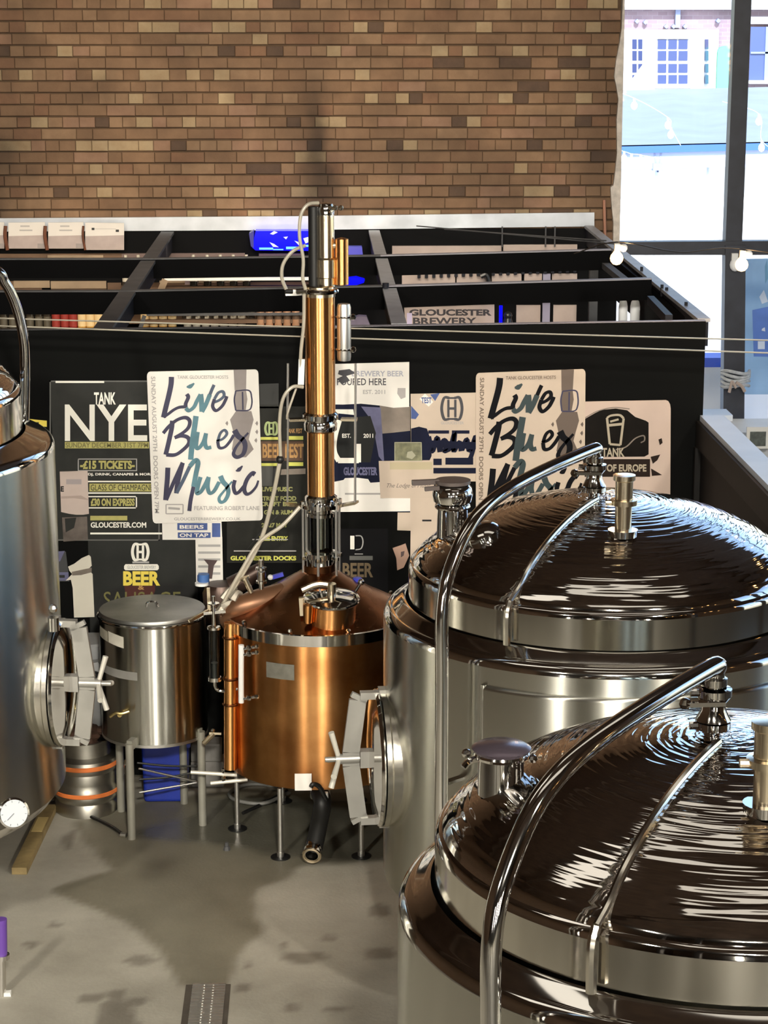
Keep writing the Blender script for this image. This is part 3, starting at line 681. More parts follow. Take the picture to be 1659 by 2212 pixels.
INKY = mat('print_yellow', (0.48, 0.44, 0.14), 0.6, var=0.2, scale=30); INKG = mat('print_grey', (0.42, 0.41, 0.40), 0.6); INKK = mat('print_black', (0.006, 0.006, 0.006), 0.5)
NAVY = mat('print_navy', (0.035, 0.033, 0.085), 0.5, var=0.3, scale=9); TEAL = mat('print_teal', (0.10, 0.24, 0.30), 0.5, var=0.35, scale=9); STEELB = mat('print_slate', (0.075, 0.11, 0.18), 0.5, var=0.3, scale=9)
PAPER = mat('poster_paper', (0.86, 0.83, 0.78), 0.6, var=0.08, scale=4); BEIGE = mat('beige_paper', (0.62, 0.51, 0.41), 0.65, var=0.12, scale=5); DULL = mat('dull_paper', (0.30, 0.25, 0.21), 0.8, var=0.5, scale=6)
BLUEI = mat('print_blue', (0.06, 0.11, 0.33), 0.55, var=0.3, scale=12); ORANGE = mat('print_orange', (0.55, 0.30, 0.10), 0.6, var=0.3, scale=20); BRIGHTY = mat('print_bright_yellow', (0.85, 0.68, 0.10), 0.55)
TAUPE = mat('print_taupe', (0.33, 0.29, 0.28), 0.6, var=0.25, scale=8); INDIGO = mat('print_indigo', (0.007, 0.010, 0.034), 0.6, var=0.4, scale=8, spec=0.15); LILAC = mat('print_lilac', (0.16, 0.16, 0.30), 0.6, var=0.4, scale=10)
YF = YP - 0.006
def barrel_logo(s, cx, cy, w, h, mt, lw):
    L = []
    for sg in (-1, 1):
        L.append(([(cx + sg * w * .12, cy - h * .5), (cx + sg * w * .38, cy - h * .5), (cx + sg * w * .5, cy), (cx + sg * w * .38, cy + h * .5), (cx + sg * w * .12, cy + h * .5)], lw, 0))
        L.append(([(cx + sg * w * .17, cy - h * .42), (cx + sg * w * .17, cy + h * .42)], lw * .8, 0))
    L.append(([(cx - w * .17, cy), (cx + w * .17, cy)], lw * .9, 0)); L.append(([(cx - w * .14, cy - h * .5), (cx + w * .14, cy - h * .5)], lw * .7, 0)); L.append(([(cx - w * .14, cy + h * .5), (cx + w * .14, cy + h * .5)], lw * .7, 0))
    s.strokes(L, [mt], 'barrel_emblem')
# ---- 1 New Year poster
s = Sheet('event_poster', 'charcoal NYE poster with large white letters left of the left blues poster', 'poster', [(107, 824), (345, 821), (365, 1168), (125, 1168)], YF - 0.001, INKC)
s.frame(107, 822, 345, 1168, 3, mat('print_dim', (0.11, 0.11, 0.105), 0.6)); s.rect(120, 823, 225, 827, INKW); s.rect(195, 1150, 350, 1154, INKW)
s.text('TANK', 203, 847, 250, 873, INKW, 0.03); s.text('NYE', 140, 873, 318, 951, INKW, 0.012)
s.rect(140, 953, 322, 967, INKY); s.text('SUNDAY DECEMBER 31ST 7PM', 142, 954.5, 320, 965.5, mat('print_olive', (0.17, 0.15, 0.05), 0.6), 0.02)
s.frame(168, 989, 296, 1016, 2, INKG); s.text('-£15 TICKETS-', 173, 993, 291, 1012, INKY, 0.05)
s.text('DJ, DRINK, CANAPES & MORE', 190, 1020, 330, 1027, INKW, 0.03)
s.rect(190, 1037, 332, 1040, INKW); s.rect(193, 1043, 332, 1060, INKY); s.text('GLASS OF CHAMPAGNE', 196, 1045, 330, 1058, INKC, 0.0); s.rect(190, 1062, 332, 1065, INKW)
s.frame(185, 1070, 296, 1097, 2.5, INKW); s.text('£30 ON EXPRESS', 196, 1075, 291, 1092, INKY, 0.05)
s.rect(195, 1113, 275, 1123, INKY); s.text('GLOUCESTER.COM', 196, 1127, 316, 1139, INKW, 0.03)
# ---- 2 and 9 Live Blues Music posters
def zmap(pts): return [(300 + x / 5.184, 780 + y / 5.184) for x, y in pts]
D, T, S_ = 0, 1, 2
live = [([(365,175),(360,260),(335,380),(305,500),(275,625)],46,D),([(275,622),(330,585),(390,540),(450,512),(520,505)],30,D),
 ([(535,365),(553,400),(525,470),(525,520)],34,D),([(525,520),(560,548),(615,510),(650,440),(690,368)],36,T),([(535,285),(575,280),(620,245)],(14,46,14),T),
 ([(692,365),(700,440),(706,560)],44,T),([(706,562),(750,480),(795,370)],40,T),([(795,370),(820,310),(842,262)],30,S_),
 ([(830,460),(900,432),(952,385),(940,338),(890,350),(845,420)],28,S_),([(845,420),(826,500),(865,548),(930,500),(970,430),(985,388)],30,D),
 ([(375,660),(368,740),(345,850),(320,960),(300,1040)],42,D),([(272,800),(340,720),(430,650),(520,625),(568,660),(558,730),(500,790),(400,850)],34,D),([(400,850),(480,828),(550,850),(560,910),(500,980),(410,1040),(305,1042)],36,D),
 ([(640,608),(625,720),(605,850),(590,980),(580,1095)],48,T),
 ([(660,785),(648,870),(642,955),(672,965),(720,900),(752,800)],36,T),([(752,800),(740,900),(760,962),(810,955)],36,T),
 ([(870,890),(940,862),(985,805),(958,765),(912,800),(882,890)],26,S_),([(882,890),(900,960),(960,955),(1020,890),(1062,820)],28,D),
 ([(1070,765),(1110,830),(1170,880),(1190,950),(1165,1035),(1100,1068),(1060,1035),(1080,970),(1130,900),(1225,795)],(50,38,20),D),
 ([(325,1185),(320,1300),(310,1420),(300,1552)],44,D),([(305,1550),(390,1350),(490,1128)],36,D),([(490,1130),(460,1250),(430,1380),(420,1475)],40,D),([(422,1472),(500,1320),(570,1170)],34,S_),([(570,1170),(630,1103),(662,1135),(640,1250),(612,1400)],44,T),([(612,1400),(580,1550),(565,1675)],36,D),
 ([(690,1290),(665,1380),(650,1470),(692,1458),(740,1380),(782,1290)],38,T),([(782,1290),(770,1400),(792,1470),(840,1450),(900,1345)],36,T),
 ([(912,1278),(940,1340),(990,1400),(1000,1480),(960,1560),(912,1572),(900,1520),(960,1440),(1045,1340)],(44,36,18),T),
 ([(1075,1325),(1060,1400),(1080,1470),(1122,1458),(1180,1390)],34,D),([(1085,1222),(1120,1208),(1160,1165)],(12,44,12),D),
 ([(1300,1262),(1268,1248),(1210,1320),(1180,1420),(1202,1480),(1252,1468),(1312,1400),(1338,1330)],(42,36,18),D)]
def blues_poster(label, quad, Y, paper, mts, tp, grey, outline=None, kw=1.0):
    s = Sheet('music_poster', label, 'poster', quad, Y, paper, 0.006, 0.03, 'live music posters')
    src = [(317, 803), (558, 798), (568, 1124), (330, 1131)]
    # map from first poster's pixels to this poster's own
    ref = Sheet.__new__(Sheet); ref.px = src
    def mp(x, y):
        u, v = Sheet.uv(ref, x, y); (x0, y0), (x1, y1), (x2, y2), (x3, y3) = quad
        return ((x0*(1-u)+x1*u)*(1-v) + (x3*(1-u)+x2*u)*v, (y0*(1-u)+y1*u)*(1-v) + (y3*(1-u)+y2*u)*v)
    Q = lambda pts: [mp(*p) for p in zmap(pts)]
    s.poly(Q([(1060, 96), (1205, 96), (1200, 325), (1072, 325)]), tp, 'guitar_strap')
    s.poly(Q([(1075, 325), (1200, 325), (1215, 420), (1195, 548), (1080, 548), (1062, 430)]), tp, 'guitar_neck')
    s.poly(Q([(1090, 550), (1260, 555), (1285, 650), (1250, 780), (1230, 870), (1285, 980), (1200, 1070), (1090, 1070), (1040, 980), (1060, 860), (1050, 760), (1020, 650)]), tp, 'guitar_head')
    s.strokes([(Q([(1085, 330), (1230, 325), (1262, 400), (1262, 490), (1225, 545), (1085, 548)]), 2.6, 0), (Q([(1085, 330), (1068, 430), (1085, 548)]), 2.6, 0), (Q([(1160, 340), (1165, 540)]), 2.6, 0)], [NAVY], 'barrel_emblem')
    for q in ((985, 690), (1320, 690), (1320, 785), (1310, 880)): s.poly(Q([(q[0]-18, q[1]), (q[0]+5, q[1]-28), (q[0]+16, q[1]), (q[0]+5, q[1]+28)]), tp, 'tuning_peg')
    s.strokes([(Q(p), (tuple(x * kw / 5.184 for x in w) if isinstance(w, tuple) else w * kw / 5.184), mi) for p, w, mi in live], mts)
    a, b = mp(*zmap([(130, 170)])[0]), mp(*zmap([(205, 1700)])[0])
    xa, ya = zmap([(135, 170)])[0]; xb, yb = zmap([(215, 1700)])[0]
    # sideways line of small capitals
    g, fs = text_geo('SUNDAY AUGUST 29TH  DOORS OPEN 7PM', 0.02); d = s.lift(); vs = []
    for u, v in g:
        x, y = mp(xa + (xb - xa) * 0.0 + (1 - v) * 9.5 + u * 9.5 * 0.9, ya + (yb - ya) * u); vs.append(s.P(*s.uv(x, y), d))
    mm = MB(); mm._add(vs, fs); mm.build('lettering', grey, s.root, smooth=False)
    def tx(body, x0, y0, x1, y1):
        g, fs = text_geo(body, 0.01); d = s.lift(); vs = []
        for u, v in g:
            (zx, zy), = zmap([(x0 + (x1 - x0) * u, y0 + (y1 - y0) * v)]); x, y = mp(zx, zy); vs.append(s.P(*s.uv(x, y), d))
        mm = MB(); mm._add(vs, fs); mm.build('lettering', grey, s.root, smooth=False)
    tx('TANK GLOUCESTER HOSTS', 430, 158, 1000, 195); tx('FEATURING ROBERT LANE', 620, 1618, 1350, 1665); tx('GLOUCESTERBREWERY.CO.UK', 395, 1748, 1140, 1780)
    s.strokes([(Q([(305, 1600), (495, 1600)]), 2, 0), (Q([(305, 1705), (495, 1705)]), 2, 0), (Q([(305, 1600), (305, 1705)]), 2, 0), (Q([(495, 1600), (495, 1705)]), 2, 0), (Q([(330, 1640), (460, 1650)]), 4, 0)], [grey], 'printed_frame')
    return s
LG = mat('print_pale_grey', (0.40, 0.38, 0.37), 0.6)
blues_poster('white live blues music poster overlapping the NYE poster', [(317, 803), (558, 798), (568, 1124), (330, 1131)], YF - 0.014, PAPER, [NAVY, TEAL, STEELB], TAUPE, LG)
DN = mat('print_dark_ink', (0.005, 0.005, 0.007), 0.6, spec=0.1); DT = mat('print_dark_teal', (0.02, 0.04, 0.045), 0.5); DTP = mat('print_brown_grey', (0.13, 0.095, 0.075), 0.6)
blues_poster('beige live blues music poster behind the rear tank', [(1028, 806), (1265, 797), (1262, 1132), (1028, 1132)], YF - 0.014, BEIGE, [DN, DT, DN], DTP, mat('print_umber', (0.16, 0.12, 0.09), 0.6), kw=1.22)
# ---- 3 beer festival poster behind
s = Sheet('beer_poster', 'dark beer festival poster with yellow bars behind the copper column', 'poster', [(490, 878), (672, 878), (672, 1216), (490, 1216)], YF + 0.0005, mat('print_dark_olive', (0.017, 0.017, 0.013), 0.55, var=0.5, scale=9, var_col=(0.007, 0.007, 0.0055), spec=0.25), 0.003)
LIME = mat('print_lime', (0.62, 0.62, 0.12), 0.55); PALEG = mat('print_pale_lime', (0.38, 0.46, 0.20), 0.6); OLV = mat('print_olive_yellow', (0.34, 0.34, 0.12), 0.6, var=0.4, scale=25)
barrel_logo(s, 586, 925, 26, 24, PALEG, 4); s.text('TANK FEST', 619, 925, 653, 935, ORANGE, 0.02)
for y in (943, 999): s.rect(562, y, 602, y + 6, LIME); s.rect(621, y - 2, 655, y + 6, LIME)
s.rect(562, 952, 655, 994, mat('print_rust', (0.12, 0.06, 0.03), 0.6, var=0.3)); s.text('BEER FEST', 567, 957, 656, 988, ORANGE, 0.03)
for x0, x1, y, tx_ in ((565, 632, 1050, 'LIVE MUSIC'), (562, 640, 1070, 'STREET FOOD'), (560, 645, 1082, 'CRAFT BEER'), (570, 632, 1100, 'GIN & RUM'), (565, 622, 1128, '25-27 MAY'), (560, 622, 1157, 'FREE ENTRY'), (545, 622, 1163, ''), (505, 640, 1188, ''), (498, 640, 1200, 'GLOUCESTER DOCKS')):
    if tx_: s.text(tx_, x0, y, x1, y + 10, OLV if y < 1150 else LIME, 0.05)
    else: s.rect(x0, y, x1, y + 2.5, INKG)
s.poly([(590, 1010), (598, 1010), (600, 1050), (582, 1050)], INKK); s.poly([(560, 1005), (590, 1005), (588, 1048), (562, 1048)], mat('print_smoke', (0.06, 0.06, 0.055), 0.6)); s.poly([(608, 1012), (660, 1010), (660, 1022), (606, 1024)], DULL)
s.poly([(530, 1190), (625, 1085), (610, 1100), (560, 1150)], INKK)
s = Sheet('blank_poster', 'plain dark grey sheet peeping right of the left blues poster', 'poster', [(545, 830), (602, 828), (602, 882), (545, 882)], YF + 0.0005, mat('grey_card', (0.020, 0.021, 0.020), 0.6), 0.002); s.rect(560, 874, 600, 878, INKC)
# ---- 4 blue and white sheets below
s = Sheet('flyer', 'white flyer with blue printed blocks under the left blues poster', 'flyer', [(350, 1122), (478, 1122), (480, 1166), (351, 1166)], YF - 0.004, PAPER)
s.rect(383, 1130, 448, 1145, BLUEI); s.rect(384, 1150, 455, 1162, BLUEI); s.rect(458, 1130, 476, 1160, BLUEI); s.text('BEERS', 388, 1134, 440, 1142, PAPER, 0.03); s.text('ON TAP', 388, 1152, 450, 1160, PAPER, 0.03)
s = Sheet('flyer', 'narrow white price list hanging below the blue printed flyer', 'flyer', [(422, 1160), (480, 1160), (482, 1262), (424, 1264)], YF - 0.003, PAPER)
for i in range(5): s.rect(428, 1176 + i * 15, 476, 1181 + i * 15, INKG)
s.poly([(440, 1208), (470, 1210), (462, 1222), (458, 1250), (448, 1250), (450, 1220)], mat('print_brown', (0.08, 0.05, 0.05), 0.6)); s.rect(426, 1242, 446, 1255, BLUEI)
# ---- 5 beer and sausage poster
s = Sheet('beer_poster', 'charcoal beer and sausage poster with yellow BEER above the small tank', 'poster', [(190, 1168), (426, 1164), (428, 1420), (196, 1420)], YF - 0.0015, mat('print_slate_grey', (0.026, 0.0275, 0.0255), 0.55, var=0.45, scale=5, var_col=(0.014, 0.015, 0.014), spec=0.25))
barrel_logo(s, 303, 1192, 34, 32, INKW, 5); s.rect(286, 1212, 322, 1216, INKG)
s.poly([(268, 1222), (271, 1218), (340, 1218), (343, 1222), (343, 1228), (340, 1231), (271, 1231), (268, 1228)], INKW); s.text('GLOUCESTER BREWERY', 275, 1221, 337, 1228, INKG, 0.02)
s.poly([(210, 1310), (220, 1280), (260, 1266), (330, 1258), (400, 1260), (426, 1268), (427, 1400), (210, 1400)], INKK, 'printed_plate'); s.poly([(268, 1264), (335, 1262), (335, 1275), (325, 1300), (275, 1300)], mat('print_maroon', (0.07, 0.012, 0.008), 0.6), 'printed_meat')
s.text('BEER', 266, 1233, 346, 1264, BRIGHTY, 0.045)
s.text('&', 298, 1263, 312, 1273, ORANGE, 0.03); s.text('SAUSAGE', 224, 1277, 390, 1311, mat('print_dark_gold', (0.17, 0.16, 0.05), 0.6), 0.0)
# ---- 6 small papers on the left
s = Sheet('notice', 'beige notice pinned over the left edge of the NYE poster', 'notice', [(129, 1019), (189, 1017), (192, 1110), (132, 1108)], YF - 0.008, mat('blush_paper', (0.60, 0.49, 0.44), 0.7, var=0.15, scale=6), outline=[(129, 1019), (189, 1017), (192, 1110), (180, 1112), (165, 1112), (150, 1110), (132, 1106)])
s.rect(143, 1035, 176, 1046, mat('print_faded', (0.38, 0.33, 0.33), 0.7)); s.text('E', 131, 1050, 138, 1062, INKK, 0.05); s.poly([(132, 1072), (175, 1070), (190, 1078), (190, 1080), (160, 1076), (132, 1077)], mat('paper_crease', (0.42, 0.33, 0.29), 0.8), 'fold')
s = Sheet('notice', 'dim torn notice below the beige notice, beside the NYE poster', 'notice', [(134, 1118), (188, 1116), (190, 1166), (137, 1170)], YF - 0.004, mat('grimy_paper', (0.20, 0.165, 0.145), 0.85, var=0.65, scale=9))
s.poly([(140, 1120), (165, 1118), (160, 1140), (142, 1150)], INKC, 'tear')
s = Sheet('notice', 'tall white torn notice left of the beer and sausage poster', 'notice', [(150, 1195), (200, 1195), (204, 1334), (160, 1334)], YF - 0.007, mat('white_notice', (0.72, 0.68, 0.58), 0.65, var=0.1, scale=5), outline=[(147, 1224), (160, 1218), (176, 1206), (192, 1199), (196, 1203), (198, 1222), (190, 1230), (200, 1240), (204, 1333), (160, 1334), (157, 1270), (153, 1252), (142, 1254), (156, 1240), (150, 1233)])
s.poly([(155, 1235), (198, 1226), (198, 1236), (175, 1242), (156, 1243)], DULL, 'fold')
s = Sheet('notice', 'small scrap with blue print left of the tall white notice', 'notice', [(116, 1190), (142, 1192), (150, 1256), (116, 1256)], YF - 0.002, mat('grey_scrap', (0.05, 0.052, 0.055), 0.7), 0.003)
s.poly([(118, 1192), (140, 1190), (130, 1212), (120, 1215)], LILAC); s.rect(118, 1236, 148, 1254, LILAC); s.rect(128, 1242, 140, 1248, INKC)
s = Sheet('notice', 'yellow edged scrap at the far left above the tank shoulder', 'notice', [(60, 905), (101, 909), (101, 922), (60, 920)], YF - 0.002, BRIGHTY); s.rect(62, 912, 84, 916, INKC)
# ---- 7 right of the column
s = Sheet('flyer', 'white poured here sheet pinned high right of the copper column', 'flyer', [(700, 787), (884, 782), (884, 880), (700, 872)], YF - 0.008, PAPER, outline=[(700, 787), (884, 782), (884, 879), (850, 881), (820, 876), (780, 872), (740, 874), (700, 873)])
s.text('BREWERY BEER', 760, 801, 872, 813, mat('print_pale_blue', (0.42, 0.43, 0.50), 0.6), 0.02); s.text('POURED HERE', 728, 817, 834, 832, mat('print_ink', (0.05, 0.05, 0.06), 0.6), 0.012); s.text('EST. 2011', 784, 842, 832, 851, INKG, 0.02)
s.poly([(732, 800), (755, 797), (768, 806), (748, 812), (756, 822), (738, 830), (728, 818), (740, 812), (730, 808)], mat('print_ink', (0.05, 0.05, 0.06)), 'printed_hops'); s.poly([(859, 838), (876, 838), (876, 858), (866, 862), (858, 850)], LG, 'printed_hops')
s = Sheet('beer_poster', 'dark blue poster with white barrel emblem right of the copper column', 'poster', [(690, 868), (886, 872), (886, 1106), (690, 1106)], YF - 0.002, INDIGO)
s.poly([(820, 876), (886, 878), (886, 930), (850, 934), (826, 936)], DULL, 'printed_photo'); s.poly([(780, 878), (822, 880), (830, 1000), (818, 985), (804, 910)], LILAC); s.poly([(724, 884), (763, 884), (765, 896), (724, 892)], INKW)
s.poly([(712, 905), (800, 898), (812, 935), (800, 998), (730, 998), (712, 960)], mat('print_grey_black', (0.02, 0.021, 0.021), 0.6, spec=0.15), 'barrel_emblem_fill')
s.strokes([([(733, 907), (723, 945), (722, 975), (732, 995)], 9, 0), ([(730, 994), (775, 994)], 10, 0), ([(774, 998), (774, 958)], 9, 0)], [INKW], 'barrel_emblem'); s.text('EST.', 739, 936, 758, 945, INKW, 0.03); s.text('2011', 785, 936, 806, 945, INKW, 0.03)
s.text('GLOUCESTER', 742, 1008, 815, 1026, LILAC, 0.05)
s.poly([(700, 1046), (722, 1040), (742, 1036), (745, 1032), (770, 1031), (795, 1034), (800, 1042), (886, 1036), (886, 1104), (690, 1106), (690, 1046)], PAPER, 'torn_paper'); s.poly([(745, 1064), (880, 1064), (880, 1068), (745, 1068)], LG)
s = Sheet('photo_card', 'small greenish photo card above the beige handwritten card', 'card', [(852, 955), (911, 955), (912, 996), (853, 996)], YF - 0.011, mat('green_photo', (0.26, 0.26, 0.15), 0.5, var=0.6, scale=30)); s.frame(852, 955, 911, 996, 1.5, mat('print_khaki', (0.40, 0.39, 0.28), 0.6)); s.poly([(880, 976), (890, 974), (898, 984), (890, 992), (878, 988)], mat('print_khaki', (0.40, 0.39, 0.28)), 'printed_figure')
s = Sheet('card', 'beige handwritten card pinned left of the rear tank fill cap', 'card', [(818, 996), (936, 994), (938, 1076), (822, 1076)], YF - 0.010, BEIGE); s.text('The Lodge of Music', 836, 1044, 930, 1056, mat('print_grey_ink', (0.14, 0.12, 0.11), 0.6), 0.0, 'handwriting', ital=0.4); s.rect(842, 998, 934, 1014, mat('faded_gold', (0.50, 0.43, 0.28), 0.7))
s = Sheet('beer_poster', 'beige sheet behind the handwritten card, lower left of rear tank cap', 'poster', [(860, 1070), (946, 1070), (946, 1240), (886, 1240)], YF - 0.0045, BEIGE, outline=[(886, 1070), (946, 1070), (946, 1240), (886, 1240), (887, 1146), (858, 1145), (859, 1107), (886, 1107)]); s.rect(912, 1122, 932, 1126, INKK)
s = Sheet('beer_poster', 'beige poster with barrel emblem and torn navy lettering beside the right blues poster', 'poster', [(887, 851), (1036, 848), (1036, 1040), (888, 1040)], YF - 0.006, BEIGE)
s.poly([(888, 876), (905, 895), (898, 905), (888, 904)], BLUEI, 'ribbon_end'); s.poly([(929, 852), (950, 849), (940, 866)], BLUEI, 'ribbon_end'); s.poly([(906, 862), (918, 850), (936, 868), (926, 878)], PAPER, 'ribbon'); g_ = s.text('TEST', 910, 858, 932, 871, BLUEI, 0.03)
barrel_logo(s, 976, 882, 44, 45, mat('print_ink', (0.05, 0.05, 0.06)), 5); s.text('GLOUCESTER', 952, 910, 1002, 916, LG, 0.02)
s.rect(925, 929, 970, 936, INDIGO); s.rect(976, 929, 1014, 936, INDIGO)
s.poly([(888, 925), (905, 921), (922, 925), (927, 940), (934, 955), (932, 985), (925, 1000), (888, 996)], INDIGO, 'torn_lettering')
s.strokes([([(926, 942), (934, 975), (944, 944), (950, 976)], 8, 0), ([(950, 974), (958, 950), (966, 960), (960, 974), (972, 970)], 8, 0), ([(972, 972), (982, 934), (980, 974), (992, 954), (996, 974)], 8, 0), ([(998, 972), (1008, 948), (1014, 974), (1028, 940), (1018, 984), (1006, 1000)], 8, 0), ([(930, 958), (1030, 962)], 13, 0)], [INDIGO], 'brush_lettering')
s.rect(936, 990, 954, 1004, INDIGO); s.rect(962, 988, 1022, 1003, INDIGO); s.rect(936, 1010, 1034, 1022, INDIGO)
# ---- 10 tank europe poster
s = Sheet('beer_poster', 'beige poster with black shield and beer glass at the right end of the panel', 'poster', [(1240, 868), (1449, 864), (1447, 1230), (1240, 1230)], YF - 0.009, mat('blush_card', (0.60, 0.47, 0.40), 0.65, var=0.12, scale=5), round_=0.05)
s.poly([(1262, 905), (1285, 892), (1300, 885), (1330, 882), (1355, 886), (1372, 900), (1395, 908), (1401, 912), (1401, 980), (1392, 985), (1262, 986)], mat('print_shield', (0.009, 0.007, 0.0055), 0.6, var=0.4, scale=12, spec=0.1), 'shield')
s.strokes([([(1262, 903), (1290, 888), (1325, 880), (1360, 883)], 2, 0), ([(1330, 970), (1352, 964), (1372, 946), (1390, 940), (1392, 950), (1384, 955)], 2.5, 0)], [DULL], 'shield_line')
GL = mat('print_glass', (0.42, 0.36, 0.27), 0.6)
s.strokes([([(1311, 902), (1317, 958)], 4, 0), ([(1317, 958), (1340, 960)], 4, 0), ([(1340, 960), (1347, 903)], 4, 0), ([(1311, 902), (1320, 897), (1338, 896), (1347, 903)], 4, 0), ([(1313, 918), (1344, 915)], 5, 0), ([(1318, 910), (1336, 905)], 4, 0)], [GL], 'beer_glass')
s.text('TANK', 1300, 966, 1349, 985, GL, 0.03); s.rect(1262, 990, 1404, 1028, mat('print_band', (0.022, 0.014, 0.011), 0.6, spec=0.1)); s.text('BEERS OF EUROPE', 1263, 1001, 1396, 1017, GL, 0.035)
s.poly([(1405, 985), (1426, 980), (1420, 992), (1410, 1000)], mat('print_band', (0.045, 0.03, 0.024)), 'ribbon_tail'); s.poly([(1406, 1010), (1430, 1024), (1408, 1026)], mat('print_band', (0.045, 0.03, 0.024)), 'ribbon_tail'); s.poly([(1422, 948), (1429, 945), (1431, 955), (1425, 960)], mat('print_band', (0.045, 0.03, 0.024)), 'printed_drop')
# ---- 11 black beer poster behind the column and a pink flyer
s = Sheet('beer_poster', 'black poster with gold BEER right behind the sight glass', 'poster', [(700, 1142), (838, 1142), (838, 1400), (700, 1400)], YF - 0.0025, mat('print_soot', (0.005, 0.005, 0.006), 0.6, spec=0.1))
s.strokes([([(761, 1157), (761, 1186)], 7, 0)], [INKW], 'mug_emblem'); s.strokes([([(768, 1157), (780, 1158), (784, 1170), (780, 1184), (768, 1187)], 2, 0), ([(766, 1196), (784, 1196)], 1.5, 0)], [INKG], 'mug_emblem')
s.rect(755, 1200, 805, 1209, mat('print_dim', (0.11, 0.11, 0.105))); s.text('BEER', 740, 1215, 806, 1246, mat('print_brown_gold', (0.13, 0.09, 0.045), 0.6), 0.03)
s = Sheet('flyer', 'small pinkish flyer tucked behind the left edge of the rear tank', 'flyer', [(848, 1184), (876, 1174), (884, 1200), (858, 1232)], YF - 0.004, mat('pink_paper', (0.46, 0.29, 0.22), 0.7, var=0.25, scale=9), outline=[(848, 1184), (866, 1178), (876, 1174), (884, 1200), (872, 1226), (858, 1232), (856, 1206)]); s.poly([(866, 1192), (874, 1190), (872, 1200), (866, 1204)], mat('print_brown', (0.08, 0.05, 0.05)))
# ---- brewery sign inside the bar
YS = YW - 0.10
s = Sheet('brewery_sign', 'pale board with dark brewery lettering on the bar back wall', 'sign', [(873, 665), (1068, 658), (1068, 722), (878, 726)], YS, PALE, 0.02)
s.text('GLOUCESTER', 884, 668, 1062, 682, mat('sign_ink', (0.03, 0.025, 0.03), 0.6), 0.045); s.text('BREWERY', 892, 686, 1029, 701, mat('sign_ink', (0.03, 0.025, 0.03)), 0.03)
s.rect(879, 676, 890, 724, mat('print_lavender', (0.50, 0.44, 0.62), 0.6))
# ---- white menu boards at the top left
for i, (x0, x1, lab) in enumerate(((-60, 9, 'white menu board at the frame edge, leftmost on the steel channel'), (18, 97, 'white menu board between two brown straps, second from left'), (104, 180, 'white menu board right of the second brown strap'), (184, 268, 'white menu board at the right end with two dark fixings'))):
    yb0 = 540 if i == 3 else 537
    s = Sheet('menu_board', lab, 'menu board', [(x0, 481), (x1, 480 + (i == 3) * 2), (x1, yb0), (x0, yb0)], YW - 0.16, mat('menu_white', (0.70, 0.66, 0.62), 0.6, var=0.06), 0.012, group='menu boards on the steel channel')
    s.poly([(x0, 510), (x1, 508), (x1, yb0), (x0, yb0)], mat('menu_pink', (0.46, 0.38, 0.36), 0.7, var=0.2, scale=9), 'lower_half')
    if i < 3: s.rect(x0 + 26, 487, x0 + 46, 490, LG); s.rect(x0 + 24, 496, x0 + 52, 499, LG); s.rect(x1 - 16, 526, x1 - 2, 536, TAUPE)
    else: s.rect(x0 + 14, 492, x0 + 20, 497, INKK, 'fixing'); s.rect(x1 - 18, 496, x1 - 11, 501, INKK, 'fixing'); s.rect(x0 + 20, 494, x1 - 18, 495, LG)
STRAP = mat('brown_strap', (0.16, 0.05, 0.02), 0.7, var=0.4, scale=20)
for i, (x, lab) in enumerate(((12, 'first brown strap from the left between the menu boards'), (98, 'second brown strap from the left between the menu boards'), (180, 'thin brown strap beside the rightmost menu board'))):
    m = MB(); m.tube([at(x, 488, YW - 0.19), at(x - 1, 510, YW - 0.20), at(x + 4, 540, YW - 0.19)], 0.014 if i < 2 else 0.009, 8)
    tag(m.build('strap', STRAP), lab, 'strap', 'straps between the menu boards')
# ---- blue lit case
BLUEE = mat('blue_lamp', (0.0, 0.0, 0.08), 0.3, spec=0.1, emit=(0.004, 0.004, 1.0), estr=0.95)
root = empty('blue_light_case', at(612, 542, 16.8), 'glowing blue light case hanging under the steel channel', 'light')
c0 = at(612, 542, 16.8)
def bb(m, n, mt, sm=False):
    m.v = [(x - c0.x, y - c0.y, z - c0.z) for x, y, z in m.v]; return m.build(n, mt, root, smooth=sm)
m = MB(); m.prism([at(x, y, 16.8) for x, y in ((552, 499), (676, 499), (676, 538), (668, 542), (552, 541), (545, 535))], (0, 0, 0), (0, 0.15, 0)); bb(m, 'glowing_body', BLUEE)
m = MB(); m.prism([at(x, y, 16.79) for x, y in ((538, 505), (548, 499), (548, 536), (542, 532))], (0, 0, 0), (0, 0.15, 0)); bb(m, 'end_cap', mat('deep_blue', (0.005, 0.005, 0.12), 0.4, emit=(0.0, 0.0, 0.2), estr=0.5))
CY = mat('cyan_glint', (0.1, 0.4, 0.9), 0.3, emit=(0.10, 0.55, 1.0), estr=1.0)
m = MB()
for x0, x1, y0, y1 in ((560, 590, 535, 539), (618, 648, 533, 538), (590, 612, 538, 540), (655, 675, 529, 533)): m.prism([at(x, y, 16.795) for x, y in ((x0, y0), (x1, y0), (x1, y1), (x0, y1))], (0, -0.006, 0), (0, 0.01, 0))
bb(m, 'glint_strips', CY)  # cyan reflections put in as glowing strips on the case
PB = mat('pale_blue_moth', (0.4, 0.4, 0.8), 0.5, emit=(0.35, 0.4, 1.0), estr=0.8)
for pts in (((583, 505), (592, 499), (600, 502), (590, 507)), ((582, 523), (592, 527), (602, 534), (590, 533)), ((612, 512), (622, 511), (618, 517)), ((636, 520), (648, 524), (646, 530)), ((655, 515), (668, 511), (674, 520), (660, 526))):
    m = MB(); m.prism([at(x, y, 16.794) for x, y in pts], (0, -0.004, 0), (0, 0.004, 0)); bb(m, 'pale_mark', PB)
